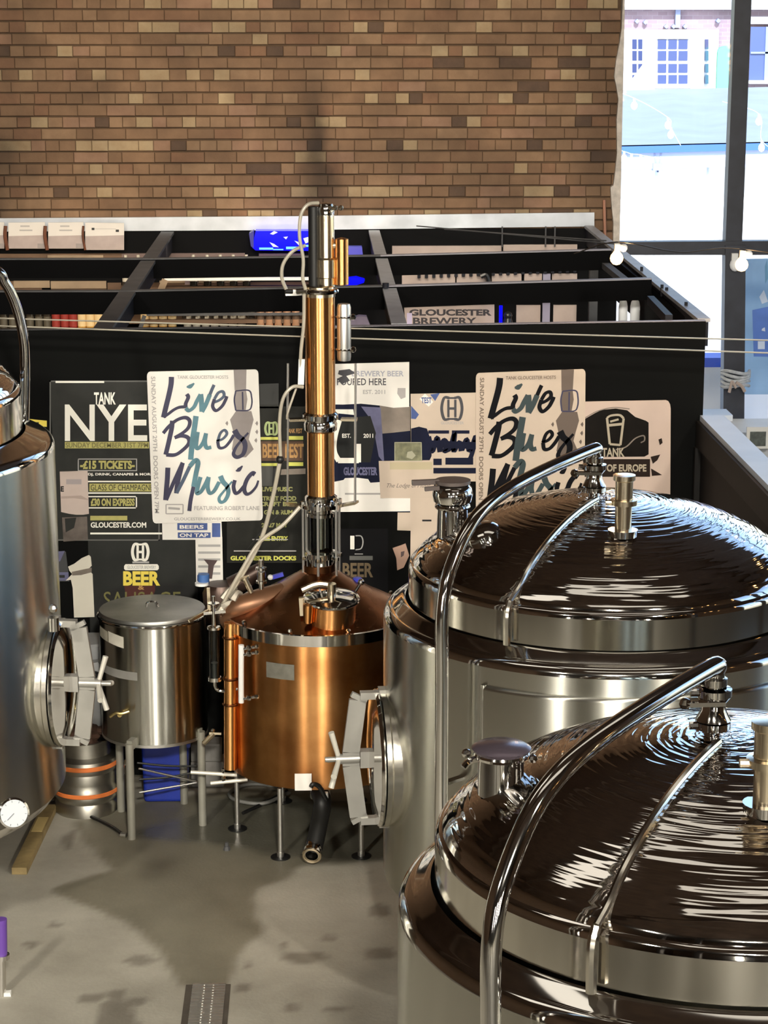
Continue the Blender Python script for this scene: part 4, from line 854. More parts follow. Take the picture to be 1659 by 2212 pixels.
for lab, quad, cat_ in (('small dim blue box right of the column under the beam gap', [(752, 534), (782, 534), (784, 553), (752, 554)], 'box'), ('glowing blue scoop right of the column between two beams', [(735, 604), (770, 600), (788, 605), (786, 611), (770, 616), (735, 619)], 'light')):
    e = quad[0][1] > 600
    m = MB(); m.prism([at(x, y, 16.7) for x, y in quad], (0, 0, 0), (0, 0.12, 0))
    tag(m.build('blue_box' if not e else 'blue_lamp', BLUEE if e else mat('dim_blue', (0.05, 0.05, 0.3), 0.4, emit=(0.02, 0.02, 0.35), estr=0.6), smooth=False), lab, cat_)
m = MB(); m.prism([at(x, y, 16.85) for x, y in ((758, 690), (775, 683), (792, 684), (800, 704), (756, 706))], (0, 0, 0), (0, 0.1, 0)); tag(m.build('mauve_bag', mat('mauve_cloth', (0.20, 0.17, 0.24), 0.8, var=0.3), smooth=False), 'mauve bag on the bar shelf just right of the lower steel cylinder', 'bag')
m = MB(); p = at(1097, 690, 16.9); m.ball(p + Vector((0, 0, 0.03)), 0.035, 12); m.cyl(p - Vector((0, 0, 0.1)), p + Vector((0, 0, 0.01)), 0.055, 0.03, 12); m.cyl(p - Vector((0.09, 0, 0.09)), p + Vector((0.09, 0, -0.09)), 0.02, n=8)
tag(m.build('beer_tap', mat('tap_black', (0.012, 0.012, 0.014), 0.3)), 'black beer tap tower right of the brewery lettering', 'beer tap')
m = MB(); p = at(1055, 608, 16.95); m.tube([p + Vector((-.06, 0, .04)), p + Vector((-.02, 0, .05)), p + Vector((.0, 0, 0)), p + Vector((.0, 0, -.08))], 0.02, 8); tag(m.build('tap_handle', mat('tap_black', (0.012, 0.012, 0.014))), 'black bent tap handle against the pale planks', 'tap handle')
m = MB(); a = at(1082, 660, 16.9); m.cyl(a, a - Vector((0, 0, .2)), 0.014, n=10); tag(m.build('neon_tube', mat('blue_lamp', (0, 0, .6))), 'short blue glowing tube left of the black beer tap', 'light')
WJ = mat('white_jug', (0.92, 0.95, 1.0), 0.3)
for px, w, lab in ((1345, 10, 'blue-white rounded canister, left one of the pair inside the bar'), (1371, 11, 'white rounded canister, right one of the pair inside the bar')):
    root = empty('canister', at(px, 706, 13.6), lab, 'canister', 'pair of canisters at the bar end'); r = w / 345
    m = MB(); m.lathe([(0, 0), (r * .8, 0), (r, .02), (r, .13), (r * .8, .16), (r * .4, .175), (0, .175)], 16); m.build('jug_body', WJ, root)
    m = MB(); m.cyl((0, 0, .175), (0, 0, .19), r * .35, n=12); m.build('cap', mat('dim_blue', (0, 0, .1)) if w == 10 else WHITEP, root)
# support shelf for them
m = MB(); p = at(1358, 706, 13.6); m.box((p.x - .2, 13.5, p.z - .04), (p.x + .25, 13.75, p.z)); barpart(m, 'counter', BLACK)
# =================================================================== OUTSIDE THE WINDOW
PAVE = mat('pale_paving', (0.80, 0.80, 0.78), 0.8, var=0.06, scale=0.8)
sbox('ground', (-6, YW + 0.3, -0.75), (45, 75, -0.6), PAVE)
HS = empty('town_building', (14, 52, -0.6), 'pale brick building with white bay window and green door across the yard', 'building')
def hp(m, name, mt, sm=False):
    o = m.build(name, mt, HS, smooth=sm); o.location = (-14, -52, 0.6); return o
def slab(px0, py0, px1, py1, Y, d, name, mt):
    m = MB(); a, c = at(px0, py0, Y), at(px1, py1, Y); m.box((a.x, Y, min(a.z, c.z)), (c.x, Y + d, max(a.z, c.z))); return hp(m, name, mt)
PINKB = brick_tex('faded_brick', (0.34, 0.25, 0.28), (0.28, 0.20, 0.23), (0.36, 0.30, 0.33), 1.0)
OWH = mat('window_white', (0.86, 0.86, 0.84), 0.6); BPANE = mat('dark_blue_pane', (0.055, 0.085, 0.22), 0.15); SLATE = mat('slate_roof', (0.40, 0.43, 0.48), 0.7)
slab(1180, 20, 1900, 420, 52, 0.4, 'wall', PINKB)
slab(1180, 15, 1900, 21, 51.7, 0.5, 'gutter', SLATE); 
m = MB(); a, c = at(1180, 15, 52), at(1900, 15, 52); m.prism([a, c, c + Vector((0, 5, 1.0)), a + Vector((0, 5, 1.0))], (0, 0, 0), (0, 0, 0.05)); hp(m, 'roof', mat('pale_roof', (0.8, 0.82, 0.85), 0.7))
for x0, x1, y0 in ((1470, 1490, 3), (1523, 1550, 2), (1350, 1390, 8)): slab(x0, y0, x1, 16, 53, 0.4, 'chimney', mat('chimney_grey', (0.55, 0.6, 0.66), 0.8))
# bay window
y0b = 50.9
m = MB(); tl_, tr_ = at(1402, 64, y0b), at(1520, 64, y0b); bl_z = at(1450, 197, y0b).z
m.prism([Vector((at(1335, 100, 51.9).x, 51.95, tl_.z)), Vector((tl_.x, y0b, tl_.z)), Vector((tr_.x, y0b, tl_.z)), Vector((at(1553, 100, 51.9).x, 51.95, tl_.z))], (0, 0, 0), (0, 0, bl_z - tl_.z)); hp(m, 'bay_body', OWH)
rows_ = ((85, 106), (110, 131), (138, 157), (162, 181))
for x0, x1 in ((1421, 1439), (1444, 1462), (1466, 1485)):
    for ya, yb_ in rows_: slab(x0, ya, x1, yb_, y0b - 0.03, 0.05, 'pane', BPANE)
def side_panes(pl, pr, Yl, Yr, cols):
    for f0, f1 in cols:
        for ya, yb_ in rows_:
            A = at(pl, ya, Yl).lerp(at(pr, ya, Yr), f0); B = at(pl, ya, Yl).lerp(at(pr, ya, Yr), f1); C = at(pl, yb_, Yl).lerp(at(pr, yb_, Yr), f1); D_ = at(pl, yb_, Yl).lerp(at(pr, yb_, Yr), f0)
            m = MB(); m.prism([A, B, C, D_], (0, -0.03, 0), (0, 0.03, 0)); hp(m, 'pane', BPANE)
side_panes(1335, 1402, 51.92, y0b, ((0.46, 0.60), (0.65, 0.78)))
side_panes(1520, 1553, y0b, 51.92, ((0.08, 0.30),))
slab(1416, 79, 1490, 84, y0b - 0.06, 0.08, 'window_head', OWH); slab(1412, 184, 1494, 190, y0b - 0.10, 0.12, 'window_sill', OWH)
# green arched door
gx0, gx1 = at(1548, 180, 51.8).x, at(1590, 180, 51.8).x; gz0, gz1 = at(1560, 192, 51.8).z, at(1560, 112, 51.8).z
m = MB(); cx = (gx0 + gx1) / 2; r = (gx1 - gx0) / 2
m.prism([Vector((gx0, 51.8, gz0)), Vector((gx1, 51.8, gz0))] + [Vector((cx + r * math.cos(t), 51.8, gz1 + r * 0.6 * math.sin(t))) for t in [math.pi * k / 8 for k in range(9)]], (0, 0, 0), (0, 0.2, 0)); hp(m, 'green_door', mat('door_green', (0.16, 0.52, 0.33), 0.6))
slab(1460, 20, 1469, 60, 51.85, 0.12, 'downpipe', mat('pipe_blue_grey', (0.26, 0.30, 0.45), 0.6))
for px, py in ((1376, 46), (1394, 48), (1439, 57), (1455, 57), (1480, 57), (1551, 45)):
    m = MB(); p = at(px, py, 51.9); q = 0.055
    m.prism([p + Vector((-q, 0, 0)), p + Vector((0, 0, -q)), p + Vector((q, 0, 0)), p + Vector((0, 0, q))], (0, -0.05, 0), (0, 0.1, 0)); hp(m, 'wall_tie', mat('pipe_blue_grey', (0.26, 0.30, 0.45)))
slab(1622, 58, 1700, 178, 51.85, 0.1, 'window_recess', mat('recess_blue', (0.075, 0.11, 0.27), 0.3)); slab(1619, 174, 1702, 181, 51.7, 0.2, 'window_sill', OWH); slab(1622, 112, 1700, 116, 51.8, 0.06, 'glazing_bar', mat('bar_blue', (0.25, 0.32, 0.6), 0.6))
slab(1655, 58, 1659, 178, 51.8, 0.06, 'glazing_bar', mat('bar_blue', (0.25, 0.32, 0.6)))
slab(1622, 36, 1700, 52, 51.8, 0.15, 'lintel', SLATE)
# awning roof between us and the building
AW = empty('awning', (12, 40, -0.6), 'large pale grey awning with blue front edge over the yard', 'awning')
def ap(m, name, mt, sm=False):
    o = m.build(name, mt, AW, smooth=sm); o.location = (-12, -40, 0.6); return o
CANV = mat('awning_canvas', (0.32, 0.36, 0.385), 0.8, var=0.14, scale=0.9)
L0, R0, L1, R1 = at(1180, 199, 50.3), at(2000, 180, 50.3), at(1180, 318, 38.0), at(2000, 298, 38.0)
m = MB(); N = 12
for i in range(N):
    for j in range(6):
        q = []
        for a_, b_ in ((i, j), (i + 1, j), (i + 1, j + 1), (i, j + 1)):
            u, v = a_ / N, b_ / 6; p = L0.lerp(R0, u).lerp(L1.lerp(R1, u), v); q.append(p - Vector((0, 0, 0.10 * math.sin(math.pi * v) * (1 if a_ % 2 else 0.2))))
        m.prism(q, (0, 0, 0), (0, 0, -0.02))
ap(m, 'canvas', CANV)
m = MB(); m.prism([L1, R1, R1 - Vector((0, 0, 0.14)), L1 - Vector((0, 0, 0.14))], (0, 0, 0), (0, 0.06, 0)); ap(m, 'front_edge', mat('edge_blue', (0.045, 0.13, 0.52), 0.6))
m = MB(); m.prism([L1 - Vector((0, 0, 0.14)), R1 - Vector((0, 0, 0.14)), R1 - Vector((0, 0, 0.42)), L1 - Vector((0, 0, 0.42))], (0, 0.1, 0), (0, 0.12, 0)); ap(m, 'shade_valance', mat('shade_lilac', (0.42, 0.48, 0.68), 0.8))  # lilac sheet puts the bluish shade under the edge into colour
m = MB(); p = at(1419, 330, 38.2); m.cyl((p.x, 38.2, -0.6), (p.x, 38.2, p.z), 0.022, n=8); ap(m, 'pole', mat('pole_grey', (0.5, 0.55, 0.58), 0.5), True)
m = MB(); m.bar(at(1413, 325, 38.1), at(1420, 372, 38.1), 0.03, 0.03); m.bar(at(1429, 325, 38.1), at(1421, 372, 38.1), 0.03, 0.03); m.box(*(lambda a, b: ((a.x, 38.05, b.z), (b.x, 38.2, a.z)))(at(1410, 352, 38.1), at(1430, 368, 38.1))); ap(m, 'pole_bracket', mat('pipe_blue_grey', (0.26, 0.30, 0.45)))
m = MB(); p = at(1533, 320, 38.2); m.cyl((p.x, 38.3, p.z - 0.6), (p.x, 38.3, p.z), 0.02, n=8); ap(m, 'stub_pole', mat('pole_grey', (0.5, 0.55, 0.58)), True)
YB = mat('yard_bulb', (0.95, 0.95, 0.92), 0.3, emit=(1, 1, 0.95), estr=2.5)
YBL = {(1348, 343): 'lowest-string white yard bulb nearest the brick wall edge', (1364, 348): 'white yard bulb, second from the brick wall below the awning edge', (1384, 350): 'white yard bulb, third from the brick wall below the awning edge', (1396, 353): 'white yard bulb, fourth from the brick wall below the awning edge', (1370, 228): 'lone white yard bulb high in front of the awning canvas', (1443, 270): 'white yard bulb mid canvas, upper of a close pair', (1449, 291): 'white yard bulb mid canvas, lower of a close pair', (1639, 262): 'white yard bulb right of the post, in front of canvas', (1645, 319): 'white yard bulb right of the post, below the blue edge'}
for px, py in ((1348, 343), (1364, 348), (1384, 350), (1396, 353), (1370, 228), (1443, 270), (1449, 291), (1639, 262), (1645, 319)):
    p = at(px, py, 36.5); root = empty('yard_bulb', p, YBL[(px, py)], 'light bulb', 'string lights in the yard')
    m = MB(); m.ball((0, 0, 0), 0.055, 10, sz=1.25); m.build('globe', YB, root); m = MB(); m.cyl((0, 0, .06), (0, 0, .12), 0.02, n=8); m.build('socket', WHITEP, root)
m = MB(); m.tube([at(x, y, 36.5) + Vector((0, 0, .12)) for x, y in ((1300, 330), (1348, 343), (1364, 348), (1384, 350), (1396, 353), (1520, 372), (1700, 380))], .006, 5); m.tube([at(x, y, 36.5) + Vector((0, 0, .12)) for x, y in ((1300, 205), (1370, 228), (1443, 270), (1449, 291), (1470, 330))], .006, 5); m.tube([at(x, y, 36.5) + Vector((0, 0, .12)) for x, y in ((1560, 235), (1639, 262), (1645, 319), (1690, 350))], .006, 5)
tag(m.build('bulb_cable', mat('pale_cable', (.6, .62, .65), .6)), 'pale cables of the string lights across the yard', 'cable')
# whitewashed wall below the awning
m = MB(); a, c = at(1180, 335, 38.9), at(2000, 318, 38.9); m.box((a.x, 38.9, -0.6), (c.x, 39.1, a.z - .15)); tag(m.build('yard_wall', mat('whitewash', (0.85, 0.85, 0.83), 0.8), smooth=False), 'whitewashed yard wall under the awning', 'wall')
# blue printed banner, right edge
s = Sheet('banner', 'pale blue printed banner outside the lower right window pane', 'banner', [(1606, 560), (1760, 556), (1760, 985), (1606, 985)], 21, mat('banner_blue', (0.33, 0.50, 0.66), 0.7, var=0.2, scale=3), 0.03)
s.poly([(1625, 668), (1760, 640), (1760, 770), (1628, 768)], mat('banner_deep', (0.14, 0.24, 0.55), 0.7, var=0.25, scale=5)); s.rect(1637, 735, 1652, 752, WHITEP); s.poly([(1652, 575), (1657, 560), (1659, 600), (1653, 612)], mat('banner_teal', (0.16, 0.32, 0.42), 0.7)); s.poly([(1640, 640), (1650, 625), (1659, 650), (1646, 655)], WHITEP); s.poly([(1646, 708), (1652, 705), (1653, 714), (1645, 712)], WHITEP)
s.poly([(1600, 850), (1760, 850), (1760, 985), (1600, 985)], mat('banner_white', (0.85, 0.87, 0.9), 0.7))
m = MB(); a, c = at(1520, 773, 19.5), at(1558, 793, 19.5); root = empty('planter', ((a.x + c.x) / 2, 19.65, -.6), 'white planter with blue rim outside between the panel corner and window post', 'planter'); hw_ = (c.x - a.x) / 2 + .05
m.box((-hw_, -.15, 0), (hw_, .15, c.z + .6)); m.build('planter_body', WHITEP, root, smooth=False); m = MB(); m.box((-hw_ - .005, -.155, c.z + .6), (hw_ + .005, .155, a.z + .6)); m.build('blue_rim', mat('planter_blue', (0.03, 0.10, 0.60), 0.5), root, smooth=False)
root = empty('outdoor_table', at(1540, 840, 20.7), 'pale outdoor table with thin legs beyond the window post', 'table')
m = MB(); m.box((-0.3, -0.2, 0.05), (0.1, 0.2, 0.08)); m.build('table_top', mat('pale_top', (0.6, 0.62, 0.66), 0.6), root, smooth=False)
for q in (-0.12, 0.08):
    m = MB(); m.cyl((q, 0, 0.05), (q + 0.03, 0, -0.6 - at(1540, 840, 20.7).z), 0.008, n=6); m.build('leg', DARKST, root)

# =================================================================== RIGHT PARTITION AND WINDOW-SIDE THINGS
zl = at(1512, 897, 11.58).z
PT = empty('low_partition', (2.1, 10.5, 0), 'black low partition with pale blue ledge running towards us at the right', 'partition')
def pp(m, name, mt, sm=False):
    o = m.build(name, mt, PT, smooth=sm); o.location = (-2.1, -10.5, 0); return o
A0 = at(1512, 900, 11.58); A1 = at(1690, 1125, 9.45); A0.z = A1.z = zl
D_ = Vector((A1.x - A0.x, A1.y - A0.y, 0)).normalized(); NR = Vector((-D_.y, D_.x, 0)); NR = NR if NR.x > 0 else -NR
LEDGE = mat('ledge_paint', (0.50, 0.56, 0.66), 0.4, var=0.12, scale=4)
m = MB(); m.prism([A0 - Vector((0,0,.03)), A1 - Vector((0,0,.03)), Vector((A1.x, A1.y, 0)), Vector((A0.x, A0.y, 0))], (0, 0, 0), NR * 0.06); pp(m, 'side_panel', mat('partition_black', (0.003, 0.003, 0.0035), 0.6, var=0.3, spec=0.15))
m = MB(); m.prism([A0, A1, A1 + NR * 0.13, A0 + NR * 0.13], (0, 0, -0.03), (0, 0, 0)); pp(m, 'ledge', LEDGE)
m = MB(); m.prism([A0 - Vector((0,0,.03)), A1 - Vector((0,0,.03)), A1 - Vector((0,0,.17)), A0 - Vector((0,0,.17))], -NR * 0.02, (0, 0, 0)); pp(m, 'top_rail', mat('partition_rail', (0.012, 0.011, 0.011), 0.6, var=0.3, spec=0.2))
m = MB(); p = A0 - NR * 0.01; m.box((p.x - 0.02, p.y - 0.06, 0), (p.x + 0.02, p.y - 0.02, zl - 0.17)); pp(m, 'post', mat('partition_rail', (0.035, 0.033, 0.032)))
m = MB(); p = at(1541, 895, 11.9); m.box((p.x - 0.09, 11.8, p.z - 0.02), (p.x + 0.09, 12.0, p.z + 0.012)); pp(m, 'end_plate', LEDGE)
# white counter beyond the partition (lit by the window)
root = empty('window_counter', (2.7, 16.4, 0), 'white counter top under the window beyond the partition', 'counter')
zc = at(1610, 930, 16.4).z
m = MB(); m.box((-0.35, -0.45, zc - 0.04), (3.0, 0.5, zc)); m.build('counter_top', WHITEP, root, smooth=False)
m = MB(); m.box((-0.30, -0.25, 0), (2.9, 0.45, zc - 0.04)); m.build('counter_front', mat('counter_grey', (0.6, 0.63, 0.68), 0.6), root, smooth=False)
root = empty('picture_frame', at(1637, 948, 15.9), 'small dark picture in a white frame at the right edge', 'picture')
m = MB(); m.box((-0.085, 0, -0.075), (0.085, 0.02, 0.09)); m.build('frame', WHITEP, root, smooth=False)
m = MB(); m.box((-0.06, -0.004, -0.055), (0.06, 0.0, 0.055)); m.build('picture', mat('murky_picture', (0.12, 0.14, 0.13), 0.4, var=0.6, scale=25), root, smooth=False)
# cord wound round the window post
CORD = mat('pale_cord', (0.55, 0.58, 0.62), 0.8, var=0.35, scale=40)
m = MB(); c = at(1586, 815, YW - 0.0); 
for i in range(5): m.tube([Vector((c.x + 0.11 * math.cos(t) , YW - 0.05 + 0.1 * math.sin(t), c.z + 0.06 - 0.028 * i + 0.012 * math.sin(t * 2 + i))) for t in [math.pi * (1.0 + k / 6) for k in range(7)]], 0.014, 6)
tag(m.build('cord_coil', CORD), 'pale cord wound around the dark window post', 'cord')
m = MB()
for q in ((1560, 880, 1612, 868), (1562, 890, 1614, 876), (1566, 900, 1616, 884), (1570, 905, 1612, 893)): pa, pb = at(q[0] + 6, q[1], 16.5), at(q[2], q[3], 16.5); yy = 16.15 + (q[1] - 880) * -.006; m.tube([Vector((pa.x, yy, zc + .012)), Vector(((pa.x + pb.x) / 2, yy + .05, zc + .012)), Vector((pb.x, yy + .02, zc + .012))], 0.012, 6)
tag(m.build('cable_bundle', CORD), 'pale cables lying across the foot of the window post', 'cable')
m = MB(); m.tube([at(1575, 848, 16.9), at(1579, 832, 16.9), at(1582, 825, 16.9), at(1590, 838, 16.9)], 0.012, 6); m.tube([at(1590, 826, 16.9), at(1602, 834, 16.9), at(1609, 846, 16.9)], 0.014, 6)
tag(m.build('cloth_strap', mat('strap_tan', (0.42, 0.34, 0.30), 0.8)), 'frayed tan straps hanging from the wound cord', 'strap')
# festoon bulbs in front of the window
GLOW = mat('warm_bulb', (1.0, 0.75, 0.4), 0.2, emit=(1.0, 0.50, 0.16), estr=9)
for i, (px, py, lab) in enumerate(((1332, 558, 'glowing warm bulb at the corner of the bar frame'), (1602, 572, 'glowing warm bulb in front of the window post crossing'))):
    p = at(px, py, 11.4); root = empty('festoon_bulb', p, lab, 'light bulb', 'warm festoon bulbs')
    m = MB(); m.lathe([(0, -.036), (.018, -.031), (.031, -.016), (.035, 0), (.031, .016), (.02, .03), (.014, .04)], 16); m.build('globe', GLOW, root)
    m = MB(); m.cyl((0, 0, .036), (0.004, 0, .075), .016, .018, n=12); m.build('socket', mat('bulb_socket', (0.55, 0.5, 0.45), 0.5), root)
    m = MB(); m.ball((0.035, 0.0, 0.055), 0.022, 10); m.build('cable_joint', WHITEP, root)
    l = lamp('festoon_light', 'POINT', p - Vector((0, 0.06, 0)), (0, 0, 0), 5, (1.0, 0.6, 0.28), 0.03)
m = MB(); p0, p1 = at(1332, 558, 11.4), at(1602, 572, 11.4); tp = [at(1240, 548, 12.6), p0 + Vector((0, 0, .085)), (p0 + p1) / 2 + Vector((0, 0, .05)), p1 + Vector((0, 0, .085)), at(1900, 590, 11.0)]
m.tube(tp, 0.0035, 6); tag(m.build('festoon_cable', RUBBER), 'thin black festoon cable holding the two warm bulbs', 'cable')
root = empty('spot_lamp', at(1588, 572, YW - .05), 'small white clip lamp beside the right festoon bulb', 'lamp')
m = MB(); m.ball((0, 0, 0), 0.045, 12, sz=1.2); m.build('lamp_head', mat('lamp_white', (0.9, 0.92, 0.95), 0.3), root); m = MB(); m.box((-0.03, -.01, .03), (0.02, .05, .09)); m.build('clip', WHITEP, root, smooth=False)
# long tension wires crossing the view
WIRE = mat('wire_steel', (0.75, 0.70, 0.58), 0.35, 0.7)
for a_, b_, Ya, Yb, lab in (((-60, 686), (1760, 738), 11.0, 11.0, 'upper of two thin steel wires crossing the whole picture'), ((-60, 702), (1760, 766), 10.9, 10.9, 'lower of two thin steel wires crossing the whole picture')):
    m = MB(); p, q = at(*a_, Ya), at(*b_, Yb); mid = (p + q) / 2 - Vector((0, 0, 0.0)); m.tube([p, mid, q], 0.0042, 6, k=12); tag(m.build('tension_wire', WIRE), lab, 'wire', 'tension wires')
for a_, b_, lab in (((900, 488), (1330, 527), 'thin dark wire slanting under the steel channel, upper one'), ((960, 495), (1310, 520), 'thin dark wire slanting under the steel channel, lower one')):
    m = MB(); m.tube([at(*a_, 16.6), at(*b_, 15.2)], 0.005, 6, smooth=False); tag(m.build('slack_wire', GREYRAIL), lab, 'wire', 'slack wires')

# more strings of the same warm bulbs over the hall to the right
HB_ = None
for si, (x0, y0, x1, y1, zz) in enumerate(((3.1, 11.2, 4.6, 2.0, 3.3), (4.3, 12.0, 6.0, 2.5, 3.7))):
    pts = []
    for i in range(9):
        f = i / 8; p = Vector((x0 + (x1 - x0) * f, y0 + (y1 - y0) * f, zz - 0.25 * math.sin(math.pi * f))); pts.append(p + Vector((0, 0, .085)))
        if HB_ is None:
            HB_ = empty('hall_bulb', p, 'warm festoon bulb on the strings over the hall beyond the right edge', 'light bulb', 'hall festoon bulbs')
            m = MB(); m.lathe([(0, -.036), (.018, -.031), (.031, -.016), (.035, 0), (.031, .016), (.02, .03), (.014, .04)], 12); m.build('globe', GLOW, HB_)
            m = MB(); m.cyl((0, 0, .036), (0, 0, .085), .016, .018, n=10); m.build('socket', mat('bulb_socket', (0.55, 0.5, 0.45)), HB_)
        else: c_ = copy_tree(HB_); c_.location = p
    m = MB(); m.tube([Vector((x0 - .3, y0 + 1, zz + .25))] + pts + [Vector((x1 + .3, y1 - 1, zz + .25))], .006, 6, k=3); tag(m.build('festoon_cable', RUBBER), ('nearer', 'farther')[si] + ' black festoon cable over the hall beyond the right edge', 'cable')
# =================================================================== COPPER STILL
YS0 = 10.75
SX = at(690, 1400, YS0).x
ST = empty('copper_still', (SX, YS0, 0), 'copper pot still with tall copper column standing on thin steel legs', 'still')
def sp_(m, name, mt, parent=None, sm=True): return m.build(name, mt, parent or ST, smooth=sm)
def L(px, py, dY=0.0, o=Vector((SX, YS0, 0))): return at(px, py, o.y + dY) - o
R = 0.482
m = MB(); m.lathe([(0, .352), (R * .55, .358), (R * .9, .372), (R * .985, .385), (R, .40), (R, 1.135)], 72); sp_(m, 'pot_body', COPPER)
m = MB(); m.lathe([(R - .004, 1.13), (R + .006, 1.13), (R + .006, 1.185), (R - .02, 1.19)], 72); sp_(m, 'steel_band', POLISH)
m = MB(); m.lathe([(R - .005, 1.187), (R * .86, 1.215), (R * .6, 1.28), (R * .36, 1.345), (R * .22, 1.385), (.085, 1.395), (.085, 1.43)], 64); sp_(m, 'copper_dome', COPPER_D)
for k in range(10):
    a = k * 0.628; m = MB(); m.ball((math.cos(a) * (R - .018), math.sin(a) * (R - .018), 1.2), .012, 8); sp_(m, 'band_bolt', POLISH)
# hatch on the dome, leaning towards us
hc = L(712, 1300, -0.26); ax = Vector((0.06, -0.38, 1)).normalized()
ax = Vector((0.03, -0.13, 1)).normalized(); hb = L(716, 1293, -0.335) - ax * .05
m = MB(); m.lathe([(.125, -.12), (.122, .04), (.128, .045)], 36, hb, ax); hatch = sp_(m, 'hatch_neck', COPPER_P)
m = MB(); m.lathe([(.132, .038), (.138, .044), (.138, .056), (.118, .062), (.06, .072), (0, .075)], 36, hb, ax); sp_(m, 'hatch_lid', POLISH, hatch)
m = MB(); m.ring(hb + ax * .05, ax, .134, .009, 36, 8); sp_(m, 'clamp_ring', POLISH, hatch)
m = MB(); m.tube([hb + ax * .10 + Vector((-.15, -.01, .0)), hb + ax * .115 + Vector((-.07, .01, .01)), hb + ax * .115 + Vector((.01, .01, .0))], .016, 8); m.cyl(hb + ax * .07, hb + ax * .13, .022, n=10); sp_(m, 'hatch_arm', BRASSY, hatch)
m = MB(); m.bar(hb + Vector((-.145, -.02, .06)), hb + Vector((-.14, -.02, -.03)), .03, .03); sp_(m, 'hinge_block', BRASSY, hatch, False)
m = MB(); m.ball(hb + Vector((.15, .06, .115)), .018, 10); m.cyl(hb + Vector((.12, .05, .07)), hb + Vector((.15, .06, .115)), .008, n=8); sp_(m, 'knob', POLISH, hatch)
m = MB(); m.lathe([(.022, -.05), (.026, .03), (.026, .045), (0, .05)], 14, hb + Vector((-.115, -.09, .0)), ax); sp_(m, 'sight_port', COPPER_P, hatch)
# legs with plate feet
for ang in (180, 242, 298, 0, 62, 118):
    a = math.radians(ang); x, y = .435 * math.cos(a), .455 * math.sin(a)
    m = MB(); m.cyl((x, y, .02), (x, y, .37), .0125, n=12); leg = sp_(m, 'leg', SATIN)
    m = MB(); m.cyl((x, y, .0), (x, y, .006), .05, n=18); sp_(m, 'foot_plate', RUBBER, leg)
    m = MB(); m.cyl((x, y, .006), (x, y, .03), .018, n=12); sp_(m, 'foot_collar', SATIN, leg)
# maker plate: curved label on the copper
m = MB(); a0, a1 = math.radians(270 - 33), math.radians(270 - 15)
for i in range(8):
    t0, t1 = a0 + (a1 - a0) * i / 8, a0 + (a1 - a0) * (i + 1) / 8; r_ = R + .003
    m.quad((r_*math.cos(t0), r_*math.sin(t0), .955), (r_*math.cos(t1), r_*math.sin(t1), .955), (r_*math.cos(t1), r_*math.sin(t1), 1.035), (r_*math.cos(t0), r_*math.sin(t0), 1.035))
sp_(m, 'maker_plate', mat('maker_plate', (0.30, 0.29, 0.25), 0.35, 0.6, var=0.25, scale=30))
# ---- column
CX, CY = L(693, 1000).x, 0.0
def zc_(py, dY=0.0): return at(693, py, YS0 + dY).z
def colpart(prof, name, mt, n=40, parent=None, cx=CX, cy=CY):
    m = MB(); m.lathe([(r, zc_(py)) for r, py in prof], n); o = sp_(m, name, mt, parent); o.location = (cx, cy, 0); return o
colpart([(.075, 1265), (.075, 1235), (.062, 1228), (.062, 1205), (.085, 1203), (.085, 1192), (.06, 1190)], 'base_flange', POLISH)
colpart([(.058, 1190), (.058, 1112)], 'sight_glass', SIGHT)
m = MB(); m.lathe([(.018, zc_(1190)), (.018, zc_(1112))], 12); o = sp_(m, 'vapour_tube', POLISH); o.location = (CX, CY, 0)
colpart([(.05, 1116), (.072, 1114), (.072, 1108), (.055, 1106), (.055, 1096), (.105, 1094), (.105, 1086), (.06, 1084)], 'lower_flange', POLISH)
for k in range(6):
    a = k * math.pi / 3 + .35; x, y = CX + .098 * math.cos(a), .098 * math.sin(a)
    m = MB(); m.cyl((x, y, zc_(1250)), (x, y, zc_(1090)), .0065, n=8); rod = sp_(m, 'tie_rod', SATIN)
    m = MB(); m.cyl((x, y, zc_(1096)), (x, y, zc_(1080)), .014, n=6); m.cyl((x, y, zc_(1205)), (x, y, zc_(1198)), .014, n=6); sp_(m, 'nut', POLISH, rod)
colpart([(.068, 1086), (.068, 930)], 'column_lower', COPPER_P)
colpart([(.078, 1086), (.082, 1080), (.082, 1072), (.07, 1068)], 'column_collar', POLISH)
mid = colpart([(.07, 932), (.082, 928), (.084, 915), (.078, 908), (.09, 904), (.09, 894), (.078, 890)], 'mid_clamp', POLISH)
m = MB(); m.bar((CX - .17, -.02, zc_(905)), (CX - .09, -.01, zc_(905)), .05, .012); m.bar((CX + .09, -.01, zc_(905)), (CX + .17, -.02, zc_(905)), .05, .012); sp_(m, 'clamp_wing', BRASSY, mid, False)
m = MB(); m.bar((CX - .17, -.03, zc_(1086)), (CX - .1, 0, zc_(1092)), .06, .012); m.bar((CX + .1, 0, zc_(1092)), (CX + .18, -.03, zc_(1083)), .06, .012); sp_(m, 'flange_wing', BRASSY, None, False)
colpart([(.075, 892), (.075, 638)], 'column_upper', COPPER_P)
colpart([(.078, 640), (.078, 618), (.07, 616)], 'column_cap', BRASSY)
m = MB(); m.ring((CX, 0, zc_(628)), (0, 0, 1), .084, .012, 32, 8); m.bar((CX - .17, -.03, zc_(630)), (CX - .08, -.02, zc_(630)), .03, .03); sp_(m, 'cap_clamp', POLISH)
hx = L(704, 520).x
colpart([(.048, 620), (.048, 600), (.054, 598), (.054, 560), (.044, 556)], 'head_collar', BRASSY, cx=hx)
colpart([(.042, 560), (.042, 470), (.04, 463), (.0, 460)], 'condenser_head', BRASSY, cx=hx)
head = colpart([(.04, 466), (.044, 452), (.034, 440), (0, 436)], 'head_valve', POLISH, 20, cx=hx)
